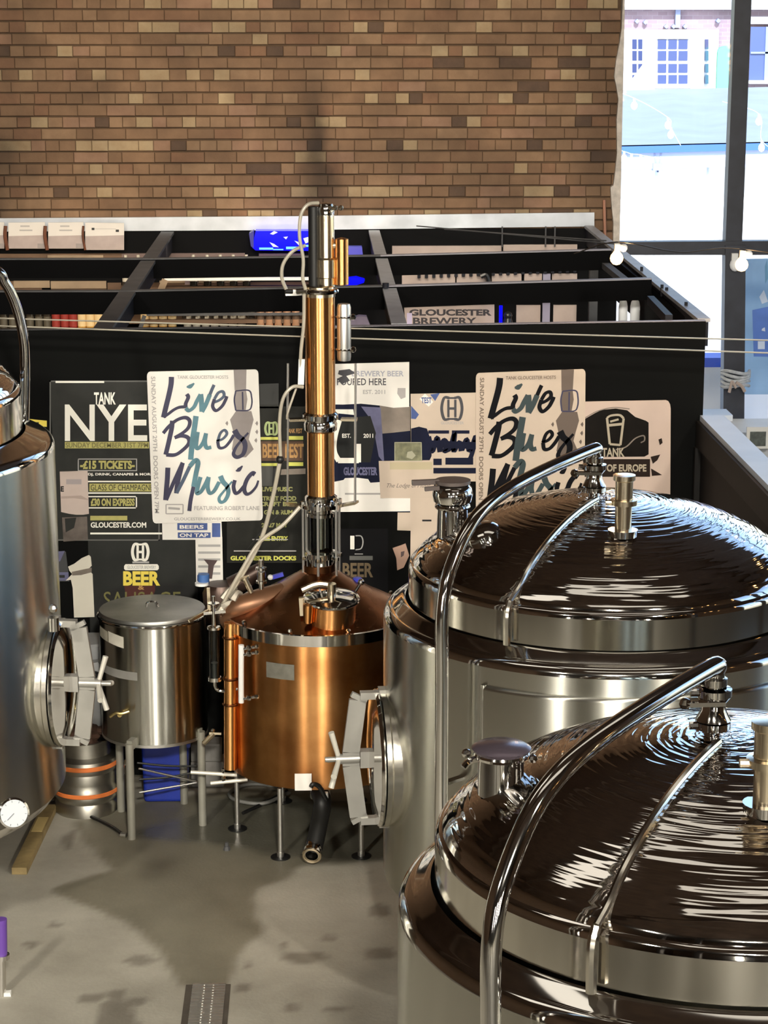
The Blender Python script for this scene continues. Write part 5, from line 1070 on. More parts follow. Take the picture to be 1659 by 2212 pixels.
for dx in (-.025, 0.0, .028): m = MB(); m.ball((hx + dx, -.03, zc_(448)), .014, 8); sp_(m, 'valve_nut', BRASSY, head)
# black cylinder put in for the shaded left side of the head
m = MB(); m.lathe([(.027, zc_(632)), (.027, zc_(446)), (0, zc_(444))], 20); o = sp_(m, 'dark_side', RUBBER); o.location = (L(678, 540).x, -.01, 0)
m = MB(); m.lathe([(0, zc_(617)), (.034, zc_(614)), (.034, zc_(516)), (0, zc_(512))], 24); o = sp_(m, 'side_condenser', COPPER_P); o.location = (L(738, 560).x, -.01, 0)
m = MB(); m.cyl((hx, 0, zc_(585)), (L(738, 585).x, -.01, zc_(585)), .02, n=10); m.cyl((hx, 0, zc_(530)), (L(738, 530).x, -.01, zc_(530)), .02, n=10); sp_(m, 'condenser_link', BRASSY)
m = MB(); m.lathe([(0, zc_(781)), (.032, zc_(778)), (.035, zc_(770)), (.035, zc_(664)), (.03, zc_(656)), (0, zc_(655))], 24); o = sp_(m, 'reflux_cylinder', SATIN); o.location = (L(743, 720).x, -.01, 0); rc = o
for py in (684, 754):
    m = MB(); m.ring((0, 0, zc_(py)), (0, 0, 1), .037, .005, 24, 6); m.ball((.045, -.01, zc_(py)), .016, 8); sp_(m, 'hose_clip', POLISH, rc)
# tubing
TUBE = mat('clear_hose', (0.45, 0.41, 0.33), 0.3, var=0.2, scale=10)
def hose(pts, r, name='hose', mt=None, n=8):
    m = MB(); m.tube([L(*p) for p in pts], r, n); return sp_(m, name, mt or TUBE)
hose([(688, 438, -.02), (665, 442, -.05), (650, 465, -.06), (647, 510, -.06), (655, 560, -.06), (654, 600, -.06), (660, 625, -.05)], .009)
hose([(660, 530, -.04), (632, 543, -.06), (612, 570, -.06), (609, 600, -.06), (618, 625, -.06)], .009)
hose([(616, 630, -.06), (632, 630, -.05)], .011, 'hose_end', RUBBER); hose([(640, 630, -.05), (668, 627, -.04)], .013, 'hose_coupling', POLISH)
hose([(657, 635, -.05), (656, 700, -.05), (650, 760, -.06), (647, 830, -.05)], .009)
m = MB(); m.bar(L(652, 775, -.05), L(650, 830, -.05), .03, .03); sp_(m, 'flow_valve', SATIN, None, False)
hose([(655, 836, -.05), (632, 836, -.07), (612, 860, -.08), (604, 910, -.08), (606, 990, -.08)], .009)
m = MB(); m.ball(L(605, 993, -.08), .022, 10); sp_(m, 'hose_joint', RUBBER)
hose([(604, 1000, -.08), (588, 1080, -.08), (566, 1160, -.08), (530, 1230, -.1), (480, 1310, -.1)], .011)
hose([(648, 1095, -.08), (610, 1135, -.1), (560, 1172, -.1), (520, 1235, -.12), (474, 1318, -.12)], .010)
hose([(622, 785, -.04), (621, 905, -.04)], .006, 'sensor_rod', SATIN); hose([(622, 905, -.04), (621, 1085, -.04)], .005, 'sensor_rod', SATIN); hose([(640, 838, -.03), (622, 890, -.05), (620, 905, -.04)], .006)
hose([(768, 785, -.04), (767, 1085, -.04)], .006, 'sensor_rod', SATIN)
# gear to the left: copper side tube, steel level tube, glass tube
m = MB(); a = L(498, 1660, -.23); b_ = L(498, 1345, -.23); m.cyl(a, b_, .034, n=20); side = sp_(m, 'copper_side_tube', COPPER_P)
for py in (1376, 1465, 1520): m = MB(); m.ring(L(498, py, -.23), (0, 0, 1), .036, .007, 20, 6); m.bar(L(498, py + 2, -.23), L(516, py - 4, -.2), .014, .014); sp_(m, 'tube_clip', COPPER_D, side)
m = MB(); m.cyl(L(521, 1518, -.36), L(521, 1393, -.36), .014, n=12); lev = sp_(m, 'level_tube', WHITEP)
for py in (1402, 1415, 1510): m = MB(); m.cyl(L(521, py, -.36), L(556, py - 6, -.36), .009, n=8); m.ball(L(538, py - 3, -.365), .017, 8); m.ball(L(555, py - 6, -.37), .014, 8); sp_(m, 'level_fitting', POLISH, lev)
gt = MB(); gt.lathe([(.026, 0), (.026, .25)], 20); go = sp_(gt, 'parrot_glass', SIGHT); g0 = L(464, 1462, -.24); go.location = g0
m = MB(); m.cyl((0, 0, 0), (0, 0, .075), .02, n=16); sp_(m, 'dark_liquid', RUBBER, go); m = MB(); m.cyl((0, 0, .25), (0, 0, .262), .034, n=18); m.cyl((0, 0, .26), (0, 0, .42), .009, n=10); m.bar((-.05, 0, .33), (.06, 0, .34), .012, .012); m.cyl((0, 0, .38), (0, 0, .385), .03, n=12); sp_(m, 'parrot_top', POLISH, go)
m = MB(); m.cyl((0, 0, -.02), (0, 0, 0), .034, n=18); m.tube([(0, 0, -.02), (.005, 0, -.06), (.03, 0, -.075), (.08, 0, -.07), (.13, 0, -.06)], .009, 8); sp_(m, 'parrot_base', POLISH, go)
m = MB(); m.bar(L(452, 1318, -.1), L(450, 1270, -.1), .016, .016); m.bar(L(452, 1318, -.1), L(408, 1342, -.16), .014, .014); m.bar(L(452, 1318, -.1), L(474, 1318, -.05), .014, .014); sp_(m, 'support_bracket', BRASSY, None, False)
# fittings on the left shoulder of the dome
m = MB(); p = L(565, 1280, -.1); m.cyl(p, p + Vector((0, 0, .17)), .013, n=12)
for dz in (.05, .12): m.cyl(p + Vector((0, 0, dz)), p + Vector((0, 0, dz + .012)), .028, n=14)
m.cyl(p + Vector((0, 0, .065)), p + Vector((0, 0, .11)), .021, n=12); sp_(m, 'relief_valve', POLISH)
m = MB(); p = L(543, 1280, -.15); m.cyl(p, p + Vector((-.03, 0, .07)), .014, n=12); m.cyl(p + Vector((-.03, 0, .07)), p + Vector((-.034, 0, .08)), .026, n=12); sp_(m, 'vent_stub', BRASSY)
# arm from dome towards the left with aluminium wrapped hose ends
m = MB(); m.tube([L(610, 1290, -.05), L(560, 1300, -.1), L(520, 1312, -.12), L(494, 1330, -.1), L(498, 1352, -.06)], lambda f: .075 - .035 * f, 14); sp_(m, 'spirit_arm', mat('brown_copper', (0.26, 0.13, 0.07), 0.4, 0.6, var=0.3))
m = MB(); FO = mat('crumpled_foil', (0.50, 0.46, 0.38), 0.4, 0.5, var=0.4, scale=30)
rf = random.Random(3)
for i in range(7):
    p = L(480 + rf.uniform(-6, 26), 1315 + rf.uniform(-22, 14), -.12 + rf.uniform(-.03, .03)); q = p + Vector((rf.uniform(.03, .11), rf.uniform(-.03, .03), rf.uniform(.0, .06)))
    m.tube([p, (p + q) / 2 + Vector((0, 0, .02)), q], lambda f: .026 * (1 - f * .7), 6)
sp_(m, 'foil_wrap', FO)
# dark machinery behind left of the dome
m = MB(); p = L(478, 1300, .47); m.lathe([(0, -.1), (.09, -.1), (.1, .05), (.08, .1), (0, .11)], 20, p); m.cyl(p + Vector((.06, 0, .08)), p + Vector((.22, 0, .18)), .06, .04, n=16); sp_(m, 'pump_housing', mat('pump_brown', (0.075, 0.045, 0.035), 0.35, 0.5, var=0.4))
m = MB(); m.cyl(L(440, 1262, .3), L(440, 1240, .3), .03, n=12); sp_(m, 'pump_cap', mat('cap_blue', (0.05, 0.13, 0.35), 0.5)); m = MB(); m.lathe([(.036, 0), (.036, .014), (0, .015)], 16, L(436, 1264, .28)); sp_(m, 'pump_ring', WHITEP)
m = MB(); m.bar(L(588, 1247, .1), L(612, 1240, .1), .02, .02); sp_(m, 'valve_lever', mat('lever_blue', (0.04, 0.05, 0.45), 0.4), None, False); m = MB(); m.ball(L(584, 1247, .08), .015, 8); sp_(m, 'valve_nut', WHITEP)
m = MB(); m.lathe([(0, 0), (.03, 0), (.034, .02), (.02, .035), (0, .036)], 14, L(772, 1262, .02)); sp_(m, 'blue_cap', mat('lever_blue', (0.04, 0.05, 0.45)))
# outlet: label square, elbow under the pot
m = MB(); p = L(655, 1689, -.5); m.box((p.x - .042, p.y - .004, p.z - .044), (p.x + .042, p.y, p.z + .044)); sp_(m, 'white_tag', mat('tag_white', (0.85, 0.83, 0.78), 0.5), None, False)
m = MB(); m.lathe([(.052, 0), (.052, .07), (.06, .075), (.06, .09)], 20, L(692, 1722, -.38)); sp_(m, 'outlet_neck', POLISH)
m = MB(); m.cyl(L(702, 1712, -.5), L(704, 1735, -.5), .016, n=12); sp_(m, 'drain_stub', WHITEP)
# feed pipes at the lower left
for (a, b) in (((412, 1668), (512, 1674)), ((455, 1692), (535, 1684))):
    m = MB(); m.cyl(L(a[0], a[1], -.05), L(b[0], b[1], -.05), .010, n=10); sp_(m, 'feed_pipe', mat('bright_pipe', (0.85, 0.82, 0.72), 0.3, 0.3))
m = MB(); m.cyl(L(482, 1690, -.05), L(482, 1660, -.05), .008, n=8); m.ball(L(483, 1680, -.05), .018, 8); sp_(m, 'feed_valve', POLISH)
m = MB(); m.bar(L(452, 1583, -.05), L(478, 1584, -.05), .02, .012); m.ball(L(460, 1578, -.05), .012, 8); m.tube([L(462, 1584, -.05), L(450, 1596, -.05), L(440, 1606, -.05)], .014, 8); sp_(m, 'ball_valve', BRASSY)
# ---- black hose with steel coupling on the floor in front
HO = empty('drain_hose', atz(670, 1870, 0), 'black rubber drain hose with shiny open coupling lying in front of the still', 'hose')
o_ = HO.location.copy(); HB = lambda px, py, Y: at(px, py, Y) - o_
m = MB(); m.tube([HB(690, 1712, 10.35), HB(697, 1735, 10.26), HB(690, 1775, 10.28), HB(682, 1815, 10.28), HB(676, 1838, 10.27)], .045, 14); m.build('hose_body', RUBBER, HO)
m = MB(); a, b_ = HB(678, 1826, 10.27), HB(671, 1853, 10.22); dd = (b_ - a).normalized()
m.lathe([(.03, 0), (.042, 0), (.042, .03), (.034, .034), (.034, .05), (.05, .052), (.05, .075), (.032, .077), (.028, .05)], 24, a, dd + Vector((0, -.8, .1))); cp = m.build('coupling', POLISH, HO)
m = MB(); m.ring(a + (dd + Vector((0, -.8, .1))).normalized() * .076, dd + Vector((0, -.8, .1)), .042, .008, 24, 8); m.build('coupling_ring', BRASSY, HO)
m = MB(); m.tube([HB(705, 1728, 10.24), HB(690, 1700, 10.23), HB(676, 1694, 10.22), HB(672, 1700, 10.22)], .012, 8); m.build('hose_strap', RUBBER, HO)
# coils of cable under the still
m = MB(); m.tube([atz(x, y, .02) for x, y in ((625, 1712), (570, 1735), (515, 1730), (495, 1715), (520, 1698), (555, 1694), (600, 1700))], .010, 8); tag(m.build('cable_loop', mat('grey_cable', (0.16, 0.16, 0.15), 0.5)), 'grey cable looped on the floor under the still', 'cable')
m = MB(); m.tube([atz(x, y, .012) for x, y in ((525, 1756), (570, 1735), (620, 1708))], .010, 8); tag(m.build('cable_run', RUBBER), 'black cable running on the floor beneath the still', 'cable')

# =================================================================== SMALL STEEL TANK
TY = 10.95; TX = at(332, 1450, TY).x; TO = Vector((TX, TY, 0))
TK = empty('steel_pot', TO, 'small round steel tank with flat lid on tube legs, left of the copper still', 'tank')
r = 115 / (F / (TY * math.cos(PITCH) + 2.9 * math.sin(PITCH)))
def tz(py, dY=0.0): return at(332, py, TY + dY).z
zt, zbm = tz(1357, -r), tz(1612, -r)
m = MB(); m.lathe([(0, zbm - .015), (r * .9, zbm - .012), (r, zbm), (r, zt - .015), (r, zt)], 64); m.build('tank_body', STEEL, TK)
m = MB(); m.ring((0, 0, zt), (0, 0, 1), r * 1.0, .010, 64, 8); m.build('rim', POLISH, TK)
m = MB(); m.lathe([(r * 1.0, zt + .012), (r * 1.0, zt + .024), (r * .985, zt + .03), (r * .5, zt + .036), (0, zt + .038)], 64); lid = m.build('lid', metal_mat('lid_steel', (0.50, 0.50, 0.48), 0.42, mottled=0.3), TK)
m = MB(); m.tube([(-.03, 0, zt + .036), (-.02, 0, zt + .06), (.02, 0, zt + .06), (.03, 0, zt + .036)], .007, 8); m.build('lid_handle', POLISH, lid)
m = MB(); m.lathe([(r * .96, zbm - .015), (r * 1.005, zbm - .012), (r * 1.005, zbm + .004)], 64); m.build('bottom_ring', SATIN, TK)
def wrap(a0, a1, z0, z1, mt, name, tilt=0.0, rr=1.006):
    m = MB(); n = 8; a0, a1 = math.radians(a0), math.radians(a1)
    for i in range(n):
        t0, t1 = a0 + (a1 - a0) * i / n, a0 + (a1 - a0) * (i + 1) / n; f0, f1 = tilt * i / n, tilt * (i + 1) / n; R_ = r * rr
        m.quad((R_*math.cos(t0), R_*math.sin(t0), z0 + f0), (R_*math.cos(t1), R_*math.sin(t1), z0 + f1), (R_*math.cos(t1), R_*math.sin(t1), z1 + f1), (R_*math.cos(t0), R_*math.sin(t0), z1 + f0))
    return m.build(name, mt, TK)
wrap(198, 219, zt - .09, zt - .035, mat('torn_label', (0.52, 0.48, 0.38), 0.7, var=0.3, scale=20), 'torn_label', -.01)
wrap(220, 242, zt - .10, zt - .04, mat('white_label', (0.74, 0.70, 0.60), 0.6, var=0.2, scale=20), 'white_label', -.015)
wrap(195, 257, tz(1468, -r), tz(1446, -r) - .01, mat('grey_tape', (0.30, 0.29, 0.27), 0.6, var=0.2, scale=12), 'grey_tape', -.008)
m = MB(); a = math.radians(238); p = Vector((r * math.cos(a), r * math.sin(a), tz(1542, -r) + .0)); m.cyl(p, p + Vector((-.01, -.06, .0)), .012, n=10); m.tube([p + Vector((-.06, -.05, -.01)), p + Vector((-.03, -.06, .012)), p + Vector((.0, -.065, .01)), p + Vector((.04, -.06, .02))], .009, 8); m.build('tap', metal_mat('brass', (0.80, 0.62, 0.28), 0.3), TK)
LEGM = mat('leg_grey', (0.36, 0.35, 0.30), 0.5, 0.3, var=0.2)
for (fx, fy) in ((285, 1812), (438, 1782), (262, 1752), (398, 1735)):
    g = atz(fx, fy, 0) - TO
    m = MB(); m.cyl((g.x, g.y, 0), (g.x, g.y, zbm + .03), .021, n=16); leg = m.build('leg', LEGM, TK)
    m = MB(); d_ = Vector((-g.x, -g.y, 0)).normalized(); m.bar((g.x, g.y, zbm + .02), (g.x + d_.x * .09, g.y + d_.y * .09, zbm + .02), .03, .05); m.build('leg_bracket', LEGM, leg, smooth=False)
for (a, b) in (((300, 1660), (432, 1690)), ((300, 1712), (428, 1690))):
    m = MB(); m.cyl(at(a[0], a[1], 10.9) - TO, at(b[0], b[1], 11.0) - TO, .006, n=8); m.build('brace_rod', SATIN, TK)
for (a, b) in (((296, 1648), (434, 1655)), ((300, 1684), (425, 1668))):
    m = MB(); m.tube([at(a[0], a[1], 10.95) - TO, at((a[0] + b[0]) / 2, (a[1] + b[1]) / 2 + 3, 10.97) - TO, at(b[0], b[1], 11.0) - TO], .006, 6); m.build('black_cord', RUBBER, TK)
m = MB(); p = at(276, 1648, 10.7) - TO; m.cyl(p, p + Vector((0, 0, -.06)), .02, n=10); m.ball(p, .024, 8); m.build('leg_fitting', POLISH, TK)

# =================================================================== KEG, CRATE, BLOCKS, SACKS
KY = 11.08; g = atz(196, 1717, 0); kr = .172
KEG = empty('beer_keg', (g.x, KY, 0), 'steel keg with two orange bands beside the left tank door', 'keg')
KM = metal_mat('keg_steel', (0.58, 0.56, 0.50), 0.38, 0.4, mottled=0.35)
m = MB(); m.lathe([(0, .015), (.13, .012), (.165, .0), (.168, .05), (.158, .07), (.168, .085), (.174, .10), (.174, .112)], 48); m.build('lower_shell', KM, KEG)
m = MB(); m.lathe([(.174, .112), (.178, .116), (.178, .132), (.174, .136)], 48); m.build('orange_band', mat('orange_band', (0.72, 0.19, 0.045), 0.5), KEG)
m = MB(); m.lathe([(.174, .136), (.172, .15), (.164, .17), (.166, .18), (.166, .225), (.164, .235), (.172, .25), (.174, .262)], 48); m.build('middle_shell', KM, KEG)
m = MB(); m.lathe([(.174, .262), (.178, .266), (.178, .284), (.174, .288)], 48); m.build('orange_band', mat('orange_band', (0.72, 0.19, 0.045)), KEG)
m = MB(); m.lathe([(.174, .288), (.17, .305), (.14, .325), (.14, .40), (.145, .405), (.132, .405), (.13, .36), (.05, .345), (0, .345)], 48); m.build('top_shell', KM, KEG)
# brown rag on top of the keg
RAG = mat('brown_rag', (0.11, 0.055, 0.035), 0.9, var=0.5, scale=14)
m = MB(); rr = random.Random(5)
for i in range(9): m.ball((rr.uniform(-.1, .1), rr.uniform(-.09, .09), rr.uniform(0, .035)), rr.uniform(.035, .06), 8, sz=.6)
tag(m.build('rag', RAG, loc=(g.x, KY, .40)), 'crumpled brown rag lying on top of the keg', 'rag')
# grey sacks behind
GS = mat('grey_plastic', (0.36, 0.37, 0.38), 0.6, var=0.25, scale=5)
def crumpled(name, pts, Y, d, mt, label, cat, seed):
    rs = random.Random(seed); P = [at(x, y, Y) for x, y in pts]; c = sum(P, Vector()) / len(P); n = len(P); m = MB()
    fr_ = [p + Vector((0, rs.uniform(-.015, .015), 0)) for p in P]; ins = [c.lerp(p, .6) + Vector((0, -d * rs.uniform(.5, .9), 0)) for p in P]; bk = [p + Vector((0, d, 0)) for p in P]
    m._add(bk + fr_ + ins + [c + Vector((0, -d, 0))], [tuple(range(n))[::-1]] + [(i, (i+1)%n, n+(i+1)%n, n+i) for i in range(n)] + [(n+i, n+(i+1)%n, 2*n+(i+1)%n, 2*n+i) for i in range(n)] + [(2*n+i, 2*n+(i+1)%n, 3*n) for i in range(n)])
    return tag(m.build(name, mt, ang=60), label, cat)
crumpled('plastic_drum_liner', [(146, 1450), (180, 1436), (212, 1430), (222, 1440), (226, 1500), (224, 1585), (205, 1592), (175, 1585), (158, 1590), (146, 1520)], 11.19, .06, GS, 'grey crumpled plastic sack behind the left tank door', 'sack', 4)
m = MB(); p = at(200, 1400, 11.42); m.lathe([(0, -.09), (.12, -.09), (.13, -.06), (.13, .05), (.12, .06), (0, .065)], 28); tag(m.build('grey_drum', GS, loc=(p.x, 11.4, p.z)), 'grey plastic drum top just under the posters behind the keg', 'drum')
m = MB(); m.lathe([(0, 0), (.12, 0), (.115, p.z - .092), (0, p.z - .091)], 24); tag(m.build('drum_stand', DARKST, loc=(p.x, 11.4, 0)), 'dark stand carrying the grey plastic drum', 'stand')
for i, (x0, y0, x1, y1) in enumerate(((148, 1528, 176, 1522),)): pass
m = MB(); m.tube([at(160, 1442, 11.14), at(195, 1450, 11.12), at(222, 1456, 11.14)], .007, 6); m.tube([at(160, 1448, 11.14), at(198, 1458, 11.12), at(222, 1463, 11.14)], .007, 6); tag(m.build('cord', RUBBER), 'two black cords tied around the grey sack', 'cord')
# blue crate
CB = mat('crate_blue', (0.018, 0.045, 0.42), 0.45, var=0.25, scale=6)
CO = at(361, 1706, 11.25); CO.z = 0
CR = empty('blue_crate', CO, 'blue plastic tub on the floor behind the small steel tank', 'tub')
hw = 53 / 416; zt_ = at(361, 1606, 11.15).z
m = MB(); m.prism([Vector((-hw * .93, -.1, .003)), Vector((hw * .86, -.1, .003)), Vector((hw, -.1, zt_)), Vector((-hw, -.1, zt_))], (0, 0, 0), (0, .2, 0)); bmo = m.build('tub_body', CB, CR, smooth=False)
bv = bmo.modifiers.new('bevel', 'BEVEL'); bv.width = .018; bv.segments = 3
m = MB(); m.box((-hw - .01, -.115, zt_ - .02), (hw + .01, .115, zt_)); m.build('rim', CB, CR, smooth=False)
m = MB(); m.box((hw * .75, -.106, .02), (hw * .82, -.1, zt_ - .03)); m.build('rib', CB, CR, smooth=False)
# concrete blocks
CON = mat('grey_block', (0.26, 0.25, 0.235), 0.9, var=0.2, scale=20, bump=0.3)
for i, (y0, y1, lab) in enumerate(((1609, 1644, 'grey concrete block, upper of two behind the tank leg'), (1647, 1690, 'grey concrete block, lower of two behind the tank leg'))):
    a, b_ = at(412, y0, 11.38), at(480, y1, 11.38); zb_ = 0.001 if i == 1 else b_.z
    if i == 1: ztop_low = a.z
for i, (y0, y1, lab) in enumerate(((1609, 1644, 'grey concrete block, upper of two behind the tank leg'), (1647, 1690, 'grey concrete block, lower of two behind the tank leg'))):
    a, b_ = at(412, y0, 11.38), at(478 + 6 * i, y1, 11.38); z1_ = a.z; z0_ = ztop_low + .001 if i == 0 else 0.001
    m = MB(); m.box((a.x, 11.38, z0_), (b_.x, 11.52, z1_)); o = m.build('concrete_block', CON, smooth=False); tag(o, lab, 'block'); bv = o.modifiers.new('bevel', 'BEVEL'); bv.width = .006
# plank on the floor at the left, cable, small bits
PL = empty('wood_plank', atz(75, 1820, 0), 'worn yellow wooden plank lying on the floor at the left', 'plank'); po = PL.location.copy()
a, b_ = atz(42, 1890, 0) - po, atz(108, 1752, 0) - po
m = MB(); m.bar(a + Vector((0, 0, .02)), b_ + Vector((0, 0, .02)), .075, .036); m.build('board', mat('yellow_wood', (0.34, 0.25, 0.11), 0.7, var=0.45, scale=12), PL, smooth=False)
m = MB(); q0, q1 = a.lerp(b_, .55), a.lerp(b_, .78); m.bar(q0 + Vector((.0, 0, .0395)), q1 + Vector((.0, 0, .0395)), .055, .002); m.build('clean_patch', mat('fresh_wood', (0.68, 0.52, 0.22), 0.7, var=0.2), PL, smooth=False)
m = MB(); m.bar(b_ + Vector((0, 0, .02)), b_ + Vector((.06, .05, .02)), .07, .035); m.build('dark_end', mat('charred', (0.03, 0.02, 0.015), 0.9), PL, smooth=False)
m = MB(); m.tube([atz(x, y, .012) for x, y in ((128, 1732), (160, 1748), (210, 1770), (240, 1785), (262, 1800))], .009, 8); tag(m.build('floor_cable', RUBBER), 'thin black cable lying from the keg to the tank leg', 'cable')
m = MB(); p = atz(265, 1803, .012); m.cyl(p + Vector((-.01, 0, 0)), p + Vector((.02, -.01, 0)), .013, n=10); tag(m.build('cable_plug', SATIN), 'small metal plug at the end of the floor cable', 'plug')
for px, py, lab in ((490, 1836, 'small bolt lying on the wet floor left of the still'), (858, 1910, 'small dark scrap on the floor by the rear tank')):
    p = atz(px, py, 0); m = MB(); m.cyl(p, p + Vector((0, 0, .02)), .02, .014, n=6); m.cyl(p + Vector((0, 0, .02)), p + Vector((0, 0, .04)), .01, n=8); tag(m.build('bolt', GREYRAIL if px < 600 else RUBBER), lab, 'bolt')
# floor drain
g0, g1 = atz(452, 2128, 0), atz(452, 2290, 0)
DR = empty('floor_drain', (g0.x, g0.y, 0), 'narrow steel grating set in the concrete floor at the bottom', 'drain')
w = .072; ln = g0.y - g1.y
m = MB(); m.box((-w - .03, -ln, .0005), (-w, 0, .004)); m.box((w, -ln, .0005), (w + .022, 0, .004)); m.build('frame', mat('drain_rust', (0.10, 0.085, 0.07), 0.7, var=0.4), DR, smooth=False)
m = MB(); m.box((-w, -ln, .0005), (w, 0, .0015)); m.build('gully', RUBBER, DR, smooth=False)
mb_ = MB(); mb_.box((-w, -.0075, .0), (w, .0075, .010)); first = mb_.build('grate_bar', SATIN, DR, smooth=False); first.location = (0, -.01, .0015)
for i in range(1, int(ln / .026)):
    o = first.copy(); COL.objects.link(o); o.parent = DR; o.location = (0, -.01 - .026 * i, .0015)
for sx in (-.02, .02):
    m = MB(); m.box((sx - .003, -ln, .0), (sx + .003, 0, .006)); o = m.build('cross_rod', SATIN, DR, smooth=False); o.location = (0, 0, .0015)
# =================================================================== BREWERY TANKS
HANDLEW = mat('cast_yoke', (0.46, 0.45, 0.42), 0.38, 0.7, var=0.15)
def manway(root, r_shell, az, zc, rh=.285, rv=.285, flip=1):
    """round side door: neck, rim, dished lid, clamp yoke, screw and wing handle; az = direction in the tank's own plan (radians)"""
    d = Vector((math.cos(az), math.sin(az), 0)); tang = Vector((-math.sin(az), math.cos(az), 0)); up = Vector((0, 0, 1))
    c = d * (r_shell - .04) + up * zc
    def ell(prof, n=40):
        m = MB(); vs = []
        for rr, off in prof:
            for i in range(n):
                t = 2 * math.pi * i / n; vs.append(c + d * off + tang * (math.cos(t) * rh * rr) + up * (math.sin(t) * rv * rr))
        fs = [(j * n + i, j * n + (i + 1) % n, (j + 1) * n + (i + 1) % n, (j + 1) * n + i) for j in range(len(prof) - 1) for i in range(n)]
        if prof[-1][0] < .02: pass
        m._add(vs, fs); return m
    mw = ell([(1.0, -.12), (1.0, .035), (1.03, .042), (1.03, .062), (.97, .066)]).build('door_neck', metal_mat('neck_steel', (0.72, 0.69, 0.62), 0.22) if 'neck_steel' not in MATS else MATS['neck_steel'], root)
    ell([(1.02, .068), (1.03, .074), (1.0, .085), (.93, .085), (.7, .098), (.35, .108), (.001, .11)]).build('door_lid', POLISH, mw)
    # yoke: flat bar bowed outwards, feet hooked back to lugs at top and bottom
    m = MB(); K = []
    Z = rv * 0.98
    for dz, off in ((Z, .045), (Z, .145), (Z * .93, .155), (0.03, .185), (-.03, .185), (-Z * .93, .155), (-Z, .145), (-Z, .045)): K.append((c + up * dz + d * off))
    wd_, th = .055, .02
    for i in range(len(K) - 1):
        if 0 < i < len(K) - 2: m.bar(K[i], K[i + 1], .072, .022, up=tang)
        else: m.bar(K[i], K[i + 1], .04, .03, up=up)
    m.build('yoke', HANDLEW, mw)
    for s_ in (1, -1):
        m = MB(); m.box((-.022, -.03, -.022), (.022, .03, .022), mat=Matrix.Translation(c + up * (s_ * rv * 1.0) + d * .045) @ Matrix.Rotation(az, 4, 'Z')); m.build('lug', HANDLEW, mw, smooth=False)
    m = MB(); m.cyl(c + d * .10, c + d * .295, .011, n=12); m.cyl(c + d * .15, c + d * .25, .022, n=14); m.build('screw', HANDLEW, mw)
    m = MB(); m.box((-.022, -.026, -.036), (.022, .026, .036), mat=Matrix.Translation(c + d * .125) @ Matrix.Rotation(az, 4, 'Z')); m.build('screw_block', HANDLEW, mw, smooth=False)
    m = MB(); hb_ = c + d * .235
    for t in (84, 200, 272, 344):
        t = math.radians(t); rad = tang * math.cos(t) + up * math.sin(t); m.cyl(hb_, hb_ + rad * .125 + d * .035, .010, .013, n=10)
    m.build('wing_handle', mat('handle_cream', (0.60, 0.58, 0.52), 0.4, 0.4), mw)
    return mw
def tri_clamp(m, p, r=.05, d=Vector((0, 0, 1))):
    m.lathe([(r * .7, -.012), (r, -.01), (r, .01), (r * .7, .012)], 20, p, d)
    m.cyl(p + Vector((-r * 1.35, -.01, 0)), p + Vector((-r * .9, -.01, 0)), .012, n=8)
def shell_parts(T, r, z0, zs, dr, dz, dh, seg=128):
    """shell, bottom, shoulder, neck, dome: each its own part; r shell radius, zs shoulder height, dr dome radius, dz dome base, dh dome rise"""
    m = MB(); m.lathe([(r * .25, z0 - .24), (r * .6, z0 - .21), (r * .85, z0 - .13), (r * .96, z0 - .06), (r, z0)], seg); m.build('dished_bottom', POLISH, T)
    m = MB(); m.lathe([(r, z0), (r, zs - .045)], seg); m.build('shell', STEEL, T)
    kn = [(r - .045 * (1 - math.cos(t)), zs - .045 + .045 * math.sin(t)) for t in [math.pi / 2 * i / 6 for i in range(7)]]
    m = MB(); m.lathe(kn + [(dr + .03, zs + .03), (dr + .012, zs + .036)], seg); m.build('shoulder', POLISH, T)
    m = MB(); m.lathe([(dr, zs + .02), (dr, dz - .02), (dr, dz)], seg); m.build('neck', metal_mat('neck_band_steel', (0.72, 0.69, 0.62), 0.12) if 'neck_band_steel' not in MATS else MATS['neck_band_steel'], T)
    prof = [(dr, dz)] + [(dr - .02 * (1 - math.cos(t)), dz + .03 * math.sin(t)) for t in [math.pi / 2 * i / 4 for i in range(1, 5)]]
    rc = dr - .02; 
    prof += [(rc * math.cos(t), dz + .03 + (dh - .03) * (1 - (math.cos(t)) ** 2.0) ** 0.72) for t in [math.pi / 2 * (i / 22) ** 1.0 for i in range(1, 22)]] + [(0.0001, dz + dh)]
    m = MB(); m.lathe(prof, seg); m.build('dome', DOME, T)
    z_at = lambda q: dz + .03 + (dh - .03) * max(0, 1 - (q / rc) ** 2) ** 0.72
    return z_at
